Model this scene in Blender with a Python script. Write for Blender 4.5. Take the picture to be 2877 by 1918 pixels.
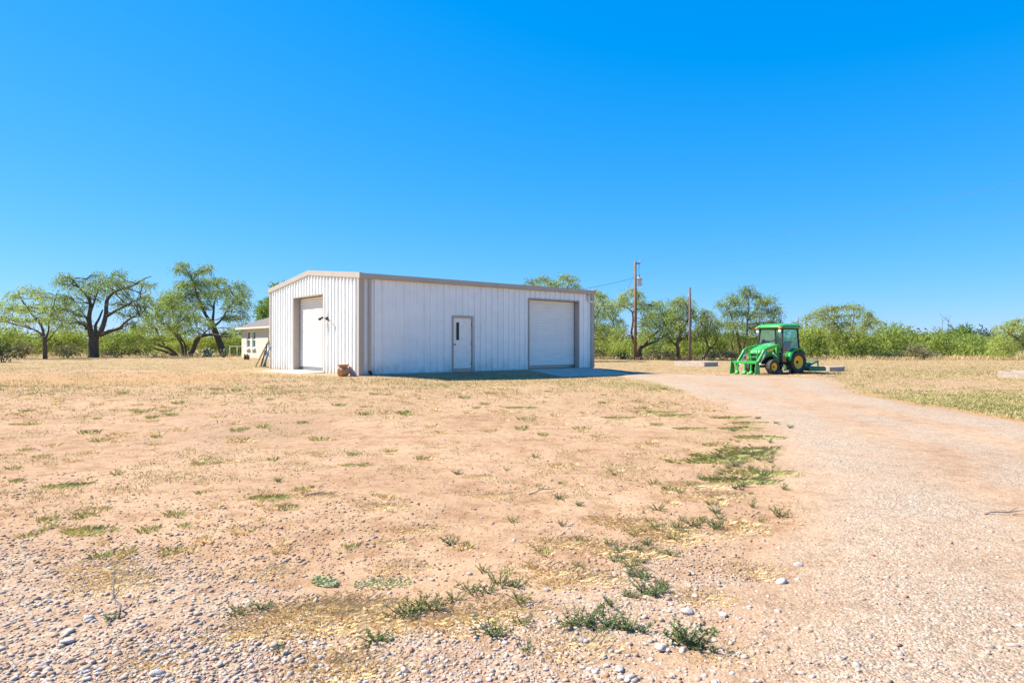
import bpy, math, random
import numpy as np
from mathutils import Vector, Matrix

# ------------------------------------------------------------------ camera, sky, sun, exposure
scene = bpy.context.scene
for o in list(bpy.data.objects):
    bpy.data.objects.remove(o)
COL = scene.collection
R = math.radians

CAM_Z = 1.086
PITCH = 0.00479
FPX = 1852.6            # focal length in photograph pixels (2877 wide)
CX, CY = 1438.5, 959.0
HZ = CY + FPX * math.tan(PITCH)          # row of the horizon

cam_d = bpy.data.cameras.new('camera')
cam_d.sensor_width = 36.0
cam_d.lens = FPX / 2877.0 * 36.0
cam_d.clip_start = 0.05
cam_d.clip_end = 6000.0
cam = bpy.data.objects.new('camera', cam_d)
COL.objects.link(cam)
cam.location = (0, 0, CAM_Z)
cam.rotation_euler = (math.pi / 2 + PITCH, 0, 0)
scene.camera = cam

SUN_EL = R(49)
SUN_AZ = Vector((-0.985, 0.17, 0)).normalized()      # horizontal direction towards the sun
to_sun = Vector((SUN_AZ.x * math.cos(SUN_EL), SUN_AZ.y * math.cos(SUN_EL), math.sin(SUN_EL)))

world = bpy.data.worlds.new('World')
scene.world = world
world.use_nodes = True
nt = world.node_tree
bg = nt.nodes['Background']
sky = nt.nodes.new('ShaderNodeTexSky')
sky.sky_type = 'NISHITA'
sky.sun_disc = False
sky.sun_elevation = SUN_EL
sky.sun_rotation = math.atan2(SUN_AZ.x, SUN_AZ.y)
sky.altitude = 300
sky.air_density = 1.0
sky.dust_density = 0.0
sky.ozone_density = 8.0
# one colour grade for the whole sky: the deep, even azure of the photograph
sep = nt.nodes.new('ShaderNodeSeparateColor'); com = nt.nodes.new('ShaderNodeCombineColor')
nt.links.new(sky.outputs['Color'], sep.inputs['Color'])
def grade(src, dst, op, v, mul):
    a = nt.nodes.new('ShaderNodeMath'); a.operation = op; a.inputs[1].default_value = v
    nt.links.new(sep.outputs[src], a.inputs[0])
    m = nt.nodes.new('ShaderNodeMath'); m.operation = 'MULTIPLY'; m.inputs[1].default_value = mul
    nt.links.new(a.outputs[0], m.inputs[0])
    c = nt.nodes.new('ShaderNodeMath'); c.operation = 'MAXIMUM'; c.inputs[1].default_value = 0.0
    nt.links.new(m.outputs[0], c.inputs[0]); nt.links.new(c.outputs[0], com.inputs[dst])
grade('Red', 'Red', 'SUBTRACT', 0.88, 0.46)
grade('Green', 'Green', 'POWER', 0.62, 1.05)
grade('Blue', 'Blue', 'POWER', 0.25, 3.1)
nt.links.new(com.outputs['Color'], bg.inputs['Color'])
bg.inputs['Strength'].default_value = 0.096

sun_d = bpy.data.lights.new('sun', 'SUN')
sun_d.energy = 4.8
sun_d.angle = R(0.53)
sun_d.color = (1.0, 0.93, 0.83)
sun = bpy.data.objects.new('sun', sun_d)
COL.objects.link(sun)
sun.rotation_euler = (-to_sun).to_track_quat('-Z', 'Y').to_euler()
sun.location = to_sun * 60

vs = scene.view_settings
vs.view_transform = 'Standard'
vs.look = 'None'
vs.exposure = 1.22
vs.gamma = 1.0
vs.use_curve_mapping = False
scene.render.engine = 'CYCLES'
scene.cycles.max_bounces = 6
scene.cycles.transparent_max_bounces = 8

rng = np.random.default_rng(11)
rnd = random.Random(5)

# ------------------------------------------------------------------ noise and terrain
def hash2(ix, iy, seed):
    h = (ix.astype(np.int64) * 374761393 + iy.astype(np.int64) * 668265263 + seed * 1442695041) & 0xffffffff
    h = ((h ^ (h >> 13)) * 1274126177) & 0xffffffff
    h = h ^ (h >> 16)
    return (h & 0xffffff) / float(0xffffff)

def vnoise(x, y, seed=0):
    x = np.asarray(x, float); y = np.asarray(y, float)
    ix = np.floor(x); iy = np.floor(y)
    fx = x - ix; fy = y - iy
    fx = fx * fx * (3 - 2 * fx); fy = fy * fy * (3 - 2 * fy)
    a = hash2(ix, iy, seed); b = hash2(ix + 1, iy, seed)
    c = hash2(ix, iy + 1, seed); d = hash2(ix + 1, iy + 1, seed)
    return (a * (1 - fx) + b * fx) * (1 - fy) + (c * (1 - fx) + d * fx) * fy

def fbm(x, y, seed=0, oct=3):
    s = 0; a = 0.5; t = 0
    for i in range(oct):
        s = s + a * vnoise(x * 2 ** i, y * 2 ** i, seed + i * 17); t += a; a *= 0.5
    return s / t

def sstep(a, b, x):
    t = np.clip((np.asarray(x, float) - a) / (b - a), 0, 1)
    return t * t * (3 - 2 * t)

BX, BY, BYAW = -5.5415, 23.981, 0.68824
BL, BW = 12.19, 9.15
UX, UY = math.cos(BYAW), math.sin(BYAW)
VX, VY = -UY, UX

def bdist(x, y):
    a = (x - BX) * UX + (y - BY) * UY
    b = (x - BX) * VX + (y - BY) * VY
    dx = np.maximum(np.maximum(-a, a - BL), 0); dy = np.maximum(np.maximum(-b, b - BW), 0)
    return np.hypot(dx, dy)

def terrain(x, y):
    x = np.asarray(x, float); y = np.asarray(y, float)
    base = -0.34 + 0.30 * sstep(3, -10, x) * sstep(8, 24, y) + 0.04 * sstep(10, 30, y)
    d = bdist(x, y)
    m = 1 - sstep(0.0, 3.2, d)
    z = base * (1 - m) + (-0.05) * m
    r = np.hypot(x, y)
    z = z + 0.035 * (fbm(x * 0.35, y * 0.35, 3) - 0.5) * sstep(0.4, 3, d) * (1 - sstep(60, 120, r))
    z = z + 0.02 * (fbm(x * 1.7, y * 1.7, 9) - 0.5) * (1 - sstep(14, 30, r))
    return z

def to_px(x, y, z):
    """world -> photograph pixel (2877 x 1918)"""
    yy = y * math.cos(PITCH) + (z - CAM_Z) * math.sin(PITCH)
    zz = -y * math.sin(PITCH) + (z - CAM_Z) * math.cos(PITCH)
    yy = np.maximum(yy, 0.05)
    return CX + FPX * x / yy, CY - FPX * zz / yy

def gpts(px, py):
    """photograph pixels -> points on the terrain"""
    px = np.asarray(px, float); py = np.asarray(py, float)
    z = np.full(px.shape, -0.2)
    for i in range(9):
        yd = (CAM_Z - z) * FPX / np.maximum(py - HZ, 4.0)
        xd = (px - CX) / FPX * yd
        z = 0.5 * z + 0.5 * terrain(xd, yd)
    yd = (CAM_Z - z) * FPX / np.maximum(py - HZ, 4.0)
    xd = (px - CX) / FPX * yd
    return xd, yd

def gp(px, py):
    x, y = gpts(np.array([px]), np.array([py]))
    return float(x[0]), float(y[0]), float(terrain(x, y)[0])

def inpoly(px, py, poly):
    px = np.asarray(px); py = np.asarray(py)
    ins = np.zeros(px.shape, bool)
    n = len(poly)
    for i in range(n):
        x1, y1 = poly[i]; x2, y2 = poly[(i + 1) % n]
        if y1 == y2: continue
        c = ((y1 > py) != (y2 > py)) & (px < (x2 - x1) * (py - y1) / (y2 - y1) + x1)
        ins ^= c
    return ins

def polydist(x, y, poly):
    """signed distance (positive inside)"""
    d = np.full(np.shape(x), 1e9)
    n = len(poly)
    for i in range(n):
        ax, ay = poly[i]; bx_, by_ = poly[(i + 1) % n]
        ex, ey = bx_ - ax, by_ - ay
        t = np.clip(((x - ax) * ex + (y - ay) * ey) / (ex * ex + ey * ey + 1e-9), 0, 1)
        d = np.minimum(d, np.hypot(x - ax - t * ex, y - ay - t * ey))
    return np.where(inpoly(x, y, poly), d, -d)

K = 2877 / 2352.0
def dpoly(pts):
    return [(a * K, b * K) for a, b in pts]

# outline of the gravel drive on the ground, metres
_dp = [(1392, 855), (1500, 880), (1650, 930), (1738, 990), (1790, 1060), (1800, 1150), (1760, 1260), (1640, 1390), (1500, 1568)]
_l = [gp(a * K, b * K)[:2] for a, b in _dp]
_rp = [(2800, 1060), (2352, 968), (2100, 928), (1950, 896), (1905, 872), (1800, 865), (1640, 862), (1500, 857)]
_r = [gp(a * K, b * K)[:2] for a, b in _rp]
DRIVE = _l + [(0.2, 1.5), (-0.8, -3), (-2, -14), (14, -14), (15, 4)] + _r

def drive_sd(x, y):
    s = polydist(x, y, DRIVE)
    return s + 0.7 * (fbm(x * 0.9, y * 0.9, 41) - 0.5) + 0.35 * (fbm(x * 3.1, y * 3.1, 47) - 0.5)

def surf(x, y):
    s = drive_sd(x, y)
    return terrain(x, y) + np.where(s > 0, 0.03 * sstep(0, 0.9, s), 0)

# ------------------------------------------------------------------ mesh helpers
def new_obj(name, me, parent=None, loc=None, rot=None):
    o = bpy.data.objects.new(name, me)
    COL.objects.link(o)
    if parent is not None: o.parent = parent
    if loc is not None: o.location = loc
    if rot is not None: o.rotation_euler = rot
    return o

def tag(o, label=None, cat=None, group=None, kind=None):
    if label: o['label'] = label
    if cat: o['category'] = cat
    if group: o['group'] = group
    if kind: o['kind'] = kind
    return o

def empty(name, loc=(0, 0, 0), rz=0.0):
    o = bpy.data.objects.new(name, None)
    COL.objects.link(o)
    o.location = loc; o.rotation_euler = (0, 0, rz); o.empty_display_size = 0.2
    return o

def np_mesh(name, verts, faces, smooth=False):
    """fast mesh from an (n,3) array and an (m,k) index array"""
    me = bpy.data.meshes.new(name)
    verts = np.asarray(verts, np.float32); faces = np.asarray(faces, np.int32)
    k = faces.shape[1]
    me.vertices.add(len(verts)); me.vertices.foreach_set('co', verts.ravel())
    me.loops.add(faces.size); me.loops.foreach_set('vertex_index', faces.ravel())
    me.polygons.add(len(faces))
    me.polygons.foreach_set('loop_start', np.arange(0, faces.size, k, dtype=np.int32))
    me.polygons.foreach_set('loop_total', np.full(len(faces), k, np.int32))
    if smooth: me.polygons.foreach_set('use_smooth', np.ones(len(faces), bool))
    me.update(calc_edges=True)
    return me

class MB:
    def __init__(s): s.v = []; s.f = []; s.sm = []
    def add(s, vs, fs, smooth=False):
        b = len(s.v); s.v += [tuple(v) for v in vs]
        for f in fs: s.f.append([i + b for i in f]); s.sm.append(smooth)
        return s
    def box(s, x0, x1, y0, y1, z0, z1):
        v = [(x, y, z) for x in (x0, x1) for y in (y0, y1) for z in (z0, z1)]
        return s.add(v, [(0, 1, 3, 2), (4, 6, 7, 5), (0, 4, 5, 1), (2, 3, 7, 6), (0, 2, 6, 4), (1, 5, 7, 3)])
    def bbox(s, x0, x1, y0, y1, z0, z1, b=0.01):
        """box with chamfered edges"""
        xs = (x0, x1); ys = (y0, y1); zs = (z0, z1); v = []; idx = {}
        for i in (0, 1):
            for j in (0, 1):
                for k in (0, 1):
                    sx = b if i == 0 else -b; sy = b if j == 0 else -b; sz = b if k == 0 else -b
                    for ax, p in enumerate(((xs[i], ys[j] + sy, zs[k] + sz), (xs[i] + sx, ys[j], zs[k] + sz), (xs[i] + sx, ys[j] + sy, zs[k]))):
                        idx[(i, j, k, ax)] = len(v); v.append(p)
        f = []
        for i in (0, 1):
            q = [idx[(i, 0, 0, 0)], idx[(i, 1, 0, 0)], idx[(i, 1, 1, 0)], idx[(i, 0, 1, 0)]]; f.append(q if i else q[::-1])
            q = [idx[(0, i, 0, 1)], idx[(0, i, 1, 1)], idx[(1, i, 1, 1)], idx[(1, i, 0, 1)]]; f.append(q if i else q[::-1])
            q = [idx[(0, 0, i, 2)], idx[(1, 0, i, 2)], idx[(1, 1, i, 2)], idx[(0, 1, i, 2)]]; f.append(q if i else q[::-1])
        for a in (0, 1):
            for c in (0, 1):
                f.append([idx[(a, c, 0, 0)], idx[(a, c, 1, 0)], idx[(a, c, 1, 1)], idx[(a, c, 0, 1)]])
                f.append([idx[(a, 0, c, 0)], idx[(a, 1, c, 0)], idx[(a, 1, c, 2)], idx[(a, 0, c, 2)]])
                f.append([idx[(0, a, c, 1)], idx[(1, a, c, 1)], idx[(1, a, c, 2)], idx[(0, a, c, 2)]])
        for i in (0, 1):
            for j in (0, 1):
                for k in (0, 1): f.append([idx[(i, j, k, 0)], idx[(i, j, k, 1)], idx[(i, j, k, 2)]])
        return s.add(v, f)
    def tube(s, pts, rad, n=8, cap=True, smooth=True):
        pts = [Vector(p) for p in pts]
        if not hasattr(rad, '__len__'): rad = [rad] * len(pts)
        b = len(s.v); up = None; m = len(pts)
        for i, p in enumerate(pts):
            t = (pts[min(i + 1, m - 1)] - pts[max(i - 1, 0)])
            t = t.normalized() if t.length > 1e-9 else Vector((0, 0, 1))
            if up is None: up = Vector((1, 0, 0)) if abs(t.x) < 0.8 else Vector((0, 1, 0))
            a = (up - t * up.dot(t)).normalized(); c = t.cross(a); up = a
            for j in range(n):
                th = 2 * math.pi * j / n
                s.v.append(tuple(p + (a * math.cos(th) + c * math.sin(th)) * rad[i]))
        for i in range(m - 1):
            for j in range(n):
                k = (j + 1) % n
                s.f.append([b + i * n + j, b + i * n + k, b + (i + 1) * n + k, b + (i + 1) * n + j]); s.sm.append(smooth)
        if cap:
            s.f.append([b + j for j in range(n)][::-1]); s.sm.append(False)
            s.f.append([b + (m - 1) * n + j for j in range(n)]); s.sm.append(False)
        return s
    def bar(s, p, q, w, h, up=(0, 0, 1)):
        """rectangular bar from p to q, w sideways, h along up"""
        p = Vector(p); q = Vector(q); t = (q - p).normalized(); up = Vector(up)
        c = t.cross(up)
        if c.length < 1e-6: c = t.cross(Vector((1, 0, 0)))
        c.normalize(); a = c.cross(t)
        v = []
        for e in (p, q):
            for i, j in ((-1, -1), (1, -1), (1, 1), (-1, 1)):
                v.append(e + c * (w / 2 * i) + a * (h / 2 * j))
        return s.add(v, [(0, 1, 2, 3), (7, 6, 5, 4), (0, 4, 5, 1), (1, 5, 6, 2), (2, 6, 7, 3), (3, 7, 4, 0)])
    def lathe(s, prof, n=24, axis='z', origin=(0, 0, 0), smooth=True, close=False):
        b = len(s.v); ox, oy, oz = origin
        for r, h in prof:
            for j in range(n):
                th = 2 * math.pi * j / n; c, d = r * math.cos(th), r * math.sin(th)
                s.v.append((ox + c, oy + d, oz + h) if axis == 'z' else (ox + c, oy + h, oz + d) if axis == 'y' else (ox + h, oy + c, oz + d))
        m = len(prof)
        for i in range(m if close else m - 1):
            i2 = (i + 1) % m
            for j in range(n):
                k = (j + 1) % n
                s.f.append([b + i * n + j, b + i * n + k, b + i2 * n + k, b + i2 * n + j]); s.sm.append(smooth)
        return s
    def loft(s, secs, cap=True, smooth=False, closed=True):
        b = len(s.v); n = len(secs[0])
        for sec in secs: s.v += [tuple(p) for p in sec]
        for i in range(len(secs) - 1):
            for j in range(n if closed else n - 1):
                k = (j + 1) % n
                s.f.append([b + i * n + j, b + i * n + k, b + (i + 1) * n + k, b + (i + 1) * n + j]); s.sm.append(smooth)
        if cap and closed:
            s.f.append([b + j for j in range(n)][::-1]); s.sm.append(False)
            s.f.append([b + (len(secs) - 1) * n + j for j in range(n)]); s.sm.append(False)
        return s
    def prism(s, poly, axis, a, c):
        """extrude a 2D polygon along an axis: 'y' takes (x,z) points"""
        def P(u, w, t): return (u, t, w) if axis == 'y' else (t, u, w) if axis == 'x' else (u, w, t)
        n = len(poly)
        v = [P(u, w, a) for u, w in poly] + [P(u, w, c) for u, w in poly]
        return s.add(v, [list(range(n))[::-1], [n + i for i in range(n)]] + [[i, (i + 1) % n, n + (i + 1) % n, n + i] for i in range(n)])
    def ball(s, c, rx, ry, rz, n=10, m=7):
        b = len(s.v)
        for i in range(1, m):
            ph = math.pi * i / m
            for j in range(n):
                th = 2 * math.pi * j / n
                s.v.append((c[0] + rx * math.sin(ph) * math.cos(th), c[1] + ry * math.sin(ph) * math.sin(th), c[2] + rz * math.cos(ph)))
        t = len(s.v); s.v.append((c[0], c[1], c[2] + rz)); s.v.append((c[0], c[1], c[2] - rz))
        for j in range(n):
            k = (j + 1) % n
            s.f.append([t, b + j, b + k]); s.sm.append(True)
            s.f.append([t + 1, b + (m - 2) * n + k, b + (m - 2) * n + j]); s.sm.append(True)
            for i in range(m - 2):
                s.f.append([b + i * n + j, b + (i + 1) * n + j, b + (i + 1) * n + k, b + i * n + k]); s.sm.append(True)
        return s
    def mesh(s, name):
        me = bpy.data.meshes.new(name)
        me.from_pydata(s.v, [], s.f)
        me.polygons.foreach_set('use_smooth', s.sm)
        me.update()
        import bmesh
        bm = bmesh.new(); bm.from_mesh(me)
        bmesh.ops.recalc_face_normals(bm, faces=bm.faces)
        bm.to_mesh(me); bm.free()
        return me
    def build(s, name, mat, parent=None, loc=None, rot=None):
        me = s.mesh(name); me.materials.append(mat)
        return new_obj(name, me, parent, loc, rot)

# ------------------------------------------------------------------ materials
def nodes(name):
    m = bpy.data.materials.new(name); m.use_nodes = True
    t = m.node_tree; b = t.nodes['Principled BSDF']
    return m, t, b

def N(t, typ, **kw):
    n = t.nodes.new(typ)
    for k, v in kw.items():
        if k.startswith('i_'): n.inputs[k[2:].replace('_', ' ')].default_value = v
        else: setattr(n, k, v)
    return n

def ramp(t, stops, fac=None, interp='LINEAR'):
    r = t.nodes.new('ShaderNodeValToRGB'); e = r.color_ramp.elements; r.color_ramp.interpolation = interp
    while len(e) > 1: e.remove(e[-1])
    e[0].position = stops[0][0]; e[0].color = (*stops[0][1], 1)
    for p, c in stops[1:]:
        x = e.new(p); x.color = (*c, 1)
    if fac is not None: t.links.new(fac, r.inputs['Fac'])
    return r

def mixc(t, fac, a, b, blend='MIX'):
    m = t.nodes.new('ShaderNodeMix'); m.data_type = 'RGBA'; m.blend_type = blend
    for s, v in (('Factor', fac), ('A', a), ('B', b)):
        i = [q for q in m.inputs if q.name == s and (q.type == 'RGBA' if s != 'Factor' else q.type == 'VALUE')][0]
        if hasattr(v, 'is_linked') or hasattr(v, 'links'): t.links.new(v, i)
        elif s == 'Factor': i.default_value = v
        else: i.default_value = (*v, 1)
    return [o for o in m.outputs if o.type == 'RGBA'][0]

def paint(name, col, rough=0.5, metal=0.0, var=0.12, scale=3.0, bump=0.0, bscale=40.0, dirt=None, dirt_amt=0.4, coat=0.0, spec=0.5):
    """painted or plain solid: slow tone variation, grime, slight relief"""
    m, t, b = nodes(name)
    tc = N(t, 'ShaderNodeTexCoord')
    n1 = N(t, 'ShaderNodeTexNoise', i_Scale=scale, i_Detail=6.0, i_Roughness=0.65)
    t.links.new(tc.outputs['Object'], n1.inputs['Vector'])
    lo = tuple(max(0, c * (1 - var)) for c in col); hi = tuple(min(1, c * (1 + var)) for c in col)
    r = ramp(t, [(0.3, lo), (0.7, hi)], n1.outputs['Fac'])
    out = r.outputs['Color']
    if dirt:
        n2 = N(t, 'ShaderNodeTexNoise', i_Scale=scale * 2.3, i_Detail=8.0, i_Roughness=0.7)
        t.links.new(tc.outputs['Object'], n2.inputs['Vector'])
        rr = ramp(t, [(0.48, (0, 0, 0)), (0.75, (dirt_amt,) * 3)], n2.outputs['Fac'])
        out = mixc(t, rr.outputs['Color'], out, dirt)
    t.links.new(out, b.inputs['Base Color'])
    b.inputs['Roughness'].default_value = rough; b.inputs['Metallic'].default_value = metal
    b.inputs['Specular IOR Level'].default_value = spec
    if coat: b.inputs['Coat Weight'].default_value = coat; b.inputs['Coat Roughness'].default_value = 0.15
    rv = ramp(t, [(0.3, (rough * 0.85,) * 3), (0.7, (min(1, rough * 1.2),) * 3)], n1.outputs['Fac'])
    t.links.new(rv.outputs['Color'], b.inputs['Roughness'])
    if bump:
        n3 = N(t, 'ShaderNodeTexNoise', i_Scale=bscale, i_Detail=4.0)
        t.links.new(tc.outputs['Object'], n3.inputs['Vector'])
        bp = N(t, 'ShaderNodeBump', i_Strength=bump, i_Distance=0.01)
        t.links.new(n3.outputs['Fac'], bp.inputs['Height']); t.links.new(bp.outputs['Normal'], b.inputs['Normal'])
    return m

def glass(name, tint, refl=0.12):
    m = bpy.data.materials.new(name); m.use_nodes = True; t = m.node_tree
    t.nodes.remove(t.nodes['Principled BSDF']); out = t.nodes['Material Output']
    tr = N(t, 'ShaderNodeBsdfTransparent'); tr.inputs['Color'].default_value = (*tint, 1)
    gl = N(t, 'ShaderNodeBsdfGlossy'); gl.inputs['Roughness'].default_value = 0.03
    gl.inputs['Color'].default_value = (0.9, 0.95, 1, 1)
    lw = N(t, 'ShaderNodeLayerWeight', i_Blend=0.25)
    mr = N(t, 'ShaderNodeMapRange'); mr.inputs['To Min'].default_value = refl; mr.inputs['To Max'].default_value = 0.9
    t.links.new(lw.outputs['Fresnel'], mr.inputs['Value'])
    mx = N(t, 'ShaderNodeMixShader')
    t.links.new(mr.outputs['Result'], mx.inputs['Fac']); t.links.new(tr.outputs[0], mx.inputs[1]); t.links.new(gl.outputs[0], mx.inputs[2])
    t.links.new(mx.outputs[0], out.inputs['Surface'])
    return m

def leafmat(name, cols, trans=0.4, scale=0.6, tint=(1.12, 1.15, 0.65)):
    """foliage: colour by leaf and by clump, part of the light passes through"""
    m, t, b = nodes(name); out = t.nodes['Material Output']
    g = N(t, 'ShaderNodeNewGeometry'); oi = N(t, 'ShaderNodeObjectInfo')
    tc = N(t, 'ShaderNodeTexCoord')
    nz = N(t, 'ShaderNodeTexNoise', i_Scale=scale, i_Detail=2.0)
    t.links.new(tc.outputs['Object'], nz.inputs['Vector'])
    a = N(t, 'ShaderNodeMath', operation='MULTIPLY_ADD'); a.inputs[1].default_value = 0.45
    t.links.new(g.outputs['Random Per Island'], a.inputs[0])
    a2 = N(t, 'ShaderNodeMath', operation='MULTIPLY_ADD'); a2.inputs[1].default_value = 0.25; a2.inputs[2].default_value = -0.1
    t.links.new(oi.outputs['Random'], a2.inputs[0]); 
    a3 = N(t, 'ShaderNodeMath', operation='MULTIPLY_ADD'); a3.inputs[1].default_value = 0.7
    t.links.new(nz.outputs['Fac'], a3.inputs[0]); t.links.new(a2.outputs[0], a3.inputs[2]); t.links.new(a3.outputs[0], a.inputs[2])
    n = len(cols)
    r = ramp(t, [(0.2 + 0.75 * i / (n - 1), c) for i, c in enumerate(cols)], a.outputs[0])
    b.inputs['Roughness'].default_value = 0.55; b.inputs['Specular IOR Level'].default_value = 0.25
    t.links.new(r.outputs['Color'], b.inputs['Base Color'])
    tl = N(t, 'ShaderNodeBsdfTranslucent')
    yl = mixc(t, 1.0, r.outputs['Color'], tint, 'MULTIPLY')
    t.links.new(yl, tl.inputs['Color'])
    mx = N(t, 'ShaderNodeMixShader'); mx.inputs['Fac'].default_value = trans
    t.links.new(b.outputs[0], mx.inputs[1]); t.links.new(tl.outputs[0], mx.inputs[2])
    t.links.new(mx.outputs[0], out.inputs['Surface'])
    return m

def stonemat(name, sc=1.0):
    m, t, b = nodes(name)
    g = N(t, 'ShaderNodeNewGeometry'); oi = N(t, 'ShaderNodeObjectInfo')
    ad = N(t, 'ShaderNodeMath', operation='ADD'); t.links.new(g.outputs['Random Per Island'], ad.inputs[0]); t.links.new(oi.outputs['Random'], ad.inputs[1])
    fr = N(t, 'ShaderNodeMath', operation='FRACT'); t.links.new(ad.outputs[0], fr.inputs[0])
    r = ramp(t, [(0.0, (0.34, 0.225, 0.15)), (0.25, (0.44, 0.31, 0.22)), (0.45, (0.42, 0.33, 0.26)), (0.60, (0.50, 0.395, 0.31)), (0.70, (0.35, 0.30, 0.255)),
                 (0.80, (0.46, 0.40, 0.34)), (0.88, (0.34, 0.155, 0.085)), (0.93, (0.60, 0.54, 0.48)), (1.0, (0.26, 0.22, 0.20))], fr.outputs[0])
    tc = N(t, 'ShaderNodeTexCoord')
    nz = N(t, 'ShaderNodeTexNoise', i_Scale=30.0, i_Detail=5.0); t.links.new(tc.outputs['Object'], nz.inputs['Vector'])
    r2 = ramp(t, [(0.3, (0.75, 0.72, 0.7)), (0.7, (1.1, 1.1, 1.1))], nz.outputs['Fac'])
    t.links.new(mixc(t, 1.0, r.outputs['Color'], r2.outputs['Color'], 'MULTIPLY'), b.inputs['Base Color'])
    b.inputs['Roughness'].default_value = 0.85; b.inputs['Specular IOR Level'].default_value = 0.25
    return m

def groundmat(name, drive=False):
    m, t, b = nodes(name)
    tc = N(t, 'ShaderNodeTexCoord'); P = tc.outputs['Object']
    at = N(t, 'ShaderNodeVertexColor'); at.layer_name = 'zone'
    sp = N(t, 'ShaderNodeSeparateColor'); t.links.new(at.outputs['Color'], sp.inputs['Color'])
    def noise(s, d=5.0, ro=0.6):
        n = N(t, 'ShaderNodeTexNoise', i_Scale=s, i_Detail=d, i_Roughness=ro); t.links.new(P, n.inputs['Vector']); return n.outputs['Fac']
    nL = noise(0.45, 6, 0.62); nM = noise(3.2, 6, 0.65); nF = noise(38, 5, 0.7)
    dirt = ramp(t, [(0.28, (0.321, 0.191, 0.104)), (0.5, (0.396, 0.249, 0.143)), (0.72, (0.454, 0.305, 0.183))], nL).outputs['Color']
    mott = ramp(t, [(0.3, (0.72, 0.64, 0.55)), (0.52, (1, 1, 1)), (0.75, (1.08, 1.07, 1.05))], nM).outputs['Color']
    dirt = mixc(t, 1.0, dirt, mott, 'MULTIPLY')
    # straw cover where the grass grows, broken up by noise
    straw = ramp(t, [(0.3, (0.240, 0.166, 0.074)), (0.6, (0.403, 0.276, 0.133)), (0.8, (0.288, 0.230, 0.087))], nM).outputs['Color']
    def thr(src, nz, lo, hi):
        a = N(t, 'ShaderNodeMath', operation='ADD'); t.links.new(src, a.inputs[0]); t.links.new(nz, a.inputs[1])
        mr = N(t, 'ShaderNodeMapRange'); mr.interpolation_type = 'SMOOTHSTEP'
        mr.inputs['From Min'].default_value = lo; mr.inputs['From Max'].default_value = hi
        t.links.new(a.outputs[0], mr.inputs['Value']); return mr.outputs['Result']
    c = mixc(t, thr(sp.outputs['Red'], nM, 0.72, 1.15), dirt, straw)
    c = mixc(t, thr(sp.outputs['Green'], nM, 0.8, 1.3), c, (0.368, 0.220, 0.096))
    c = mixc(t, thr(sp.outputs['Blue'], nM, 0.75, 1.3), c, (0.240, 0.148, 0.096))
    # grit: fine stones too small to model
    vo = N(t, 'ShaderNodeTexVoronoi', i_Scale=70.0 if drive else 55.0); t.links.new(P, vo.inputs['Vector'])
    sv = N(t, 'ShaderNodeSeparateColor'); t.links.new(vo.outputs['Color'], sv.inputs['Color'])
    grit = ramp(t, [(0.0, (0.236, 0.170, 0.119)), (0.35, (0.375, 0.278, 0.192)), (0.7, (0.437, 0.350, 0.258)), (0.9, (0.506, 0.448, 0.352)), (1.0, (0.175, 0.144, 0.114))], sv.outputs['Red']).outputs['Color']
    if drive:
        gfac = ramp(t, [(0.3, (0.55,) * 3), (0.65, (0.9,) * 3)], noise(0.8, 4)).outputs['Color']
        gf = N(t, 'ShaderNodeMath', operation='MULTIPLY'); t.links.new(gfac, gf.inputs[0]); t.links.new(at.outputs['Alpha'], gf.inputs[1]); gfac = gf.outputs[0]
    else:
        a = N(t, 'ShaderNodeMath', operation='MULTIPLY'); t.links.new(at.outputs['Alpha'], a.inputs[0])
        t.links.new(ramp(t, [(0.35, (0.15,) * 3), (0.65, (0.8,) * 3)], nM).outputs['Color'], a.inputs[1]); gfac = a.outputs[0]
    c = mixc(t, gfac, c, grit)
    nS = noise(11, 8, 0.75)
    spk = ramp(t, [(0.36, (0.66, 0.56, 0.46)), (0.46, (1, 1, 1)), (0.70, (1.06, 1.06, 1.06))], nS).outputs['Color']
    c = mixc(t, 0.55 if drive else 0.9, c, mixc(t, 1.0, c, spk, 'MULTIPLY'))
    fine = ramp(t, [(0.25, (0.70, 0.66, 0.62)), (0.5, (1, 1, 1)), (0.78, (1.14, 1.14, 1.14))], nF).outputs['Color']
    c = mixc(t, 0.8, c, mixc(t, 1.0, c, fine, 'MULTIPLY'))
    t.links.new(c, b.inputs['Base Color'])
    b.inputs['Roughness'].default_value = 0.95; b.inputs['Specular IOR Level'].default_value = 0.15
    b1 = N(t, 'ShaderNodeBump', i_Strength=0.8, i_Distance=0.05); t.links.new(nM, b1.inputs['Height'])
    b2 = N(t, 'ShaderNodeBump', i_Strength=0.7, i_Distance=0.012); t.links.new(nF, b2.inputs['Height']); t.links.new(b1.outputs['Normal'], b2.inputs['Normal'])
    vh = N(t, 'ShaderNodeMath', operation='MULTIPLY'); t.links.new(vo.outputs['Distance'], vh.inputs[0]); t.links.new(gfac, vh.inputs[1])
    b3 = N(t, 'ShaderNodeBump', i_Strength=0.7, i_Distance=0.012); b3.invert = True
    t.links.new(vh.outputs[0], b3.inputs['Height']); t.links.new(b2.outputs['Normal'], b3.inputs['Normal'])
    t.links.new(b3.outputs['Normal'], b.inputs['Normal'])
    return m

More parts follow.
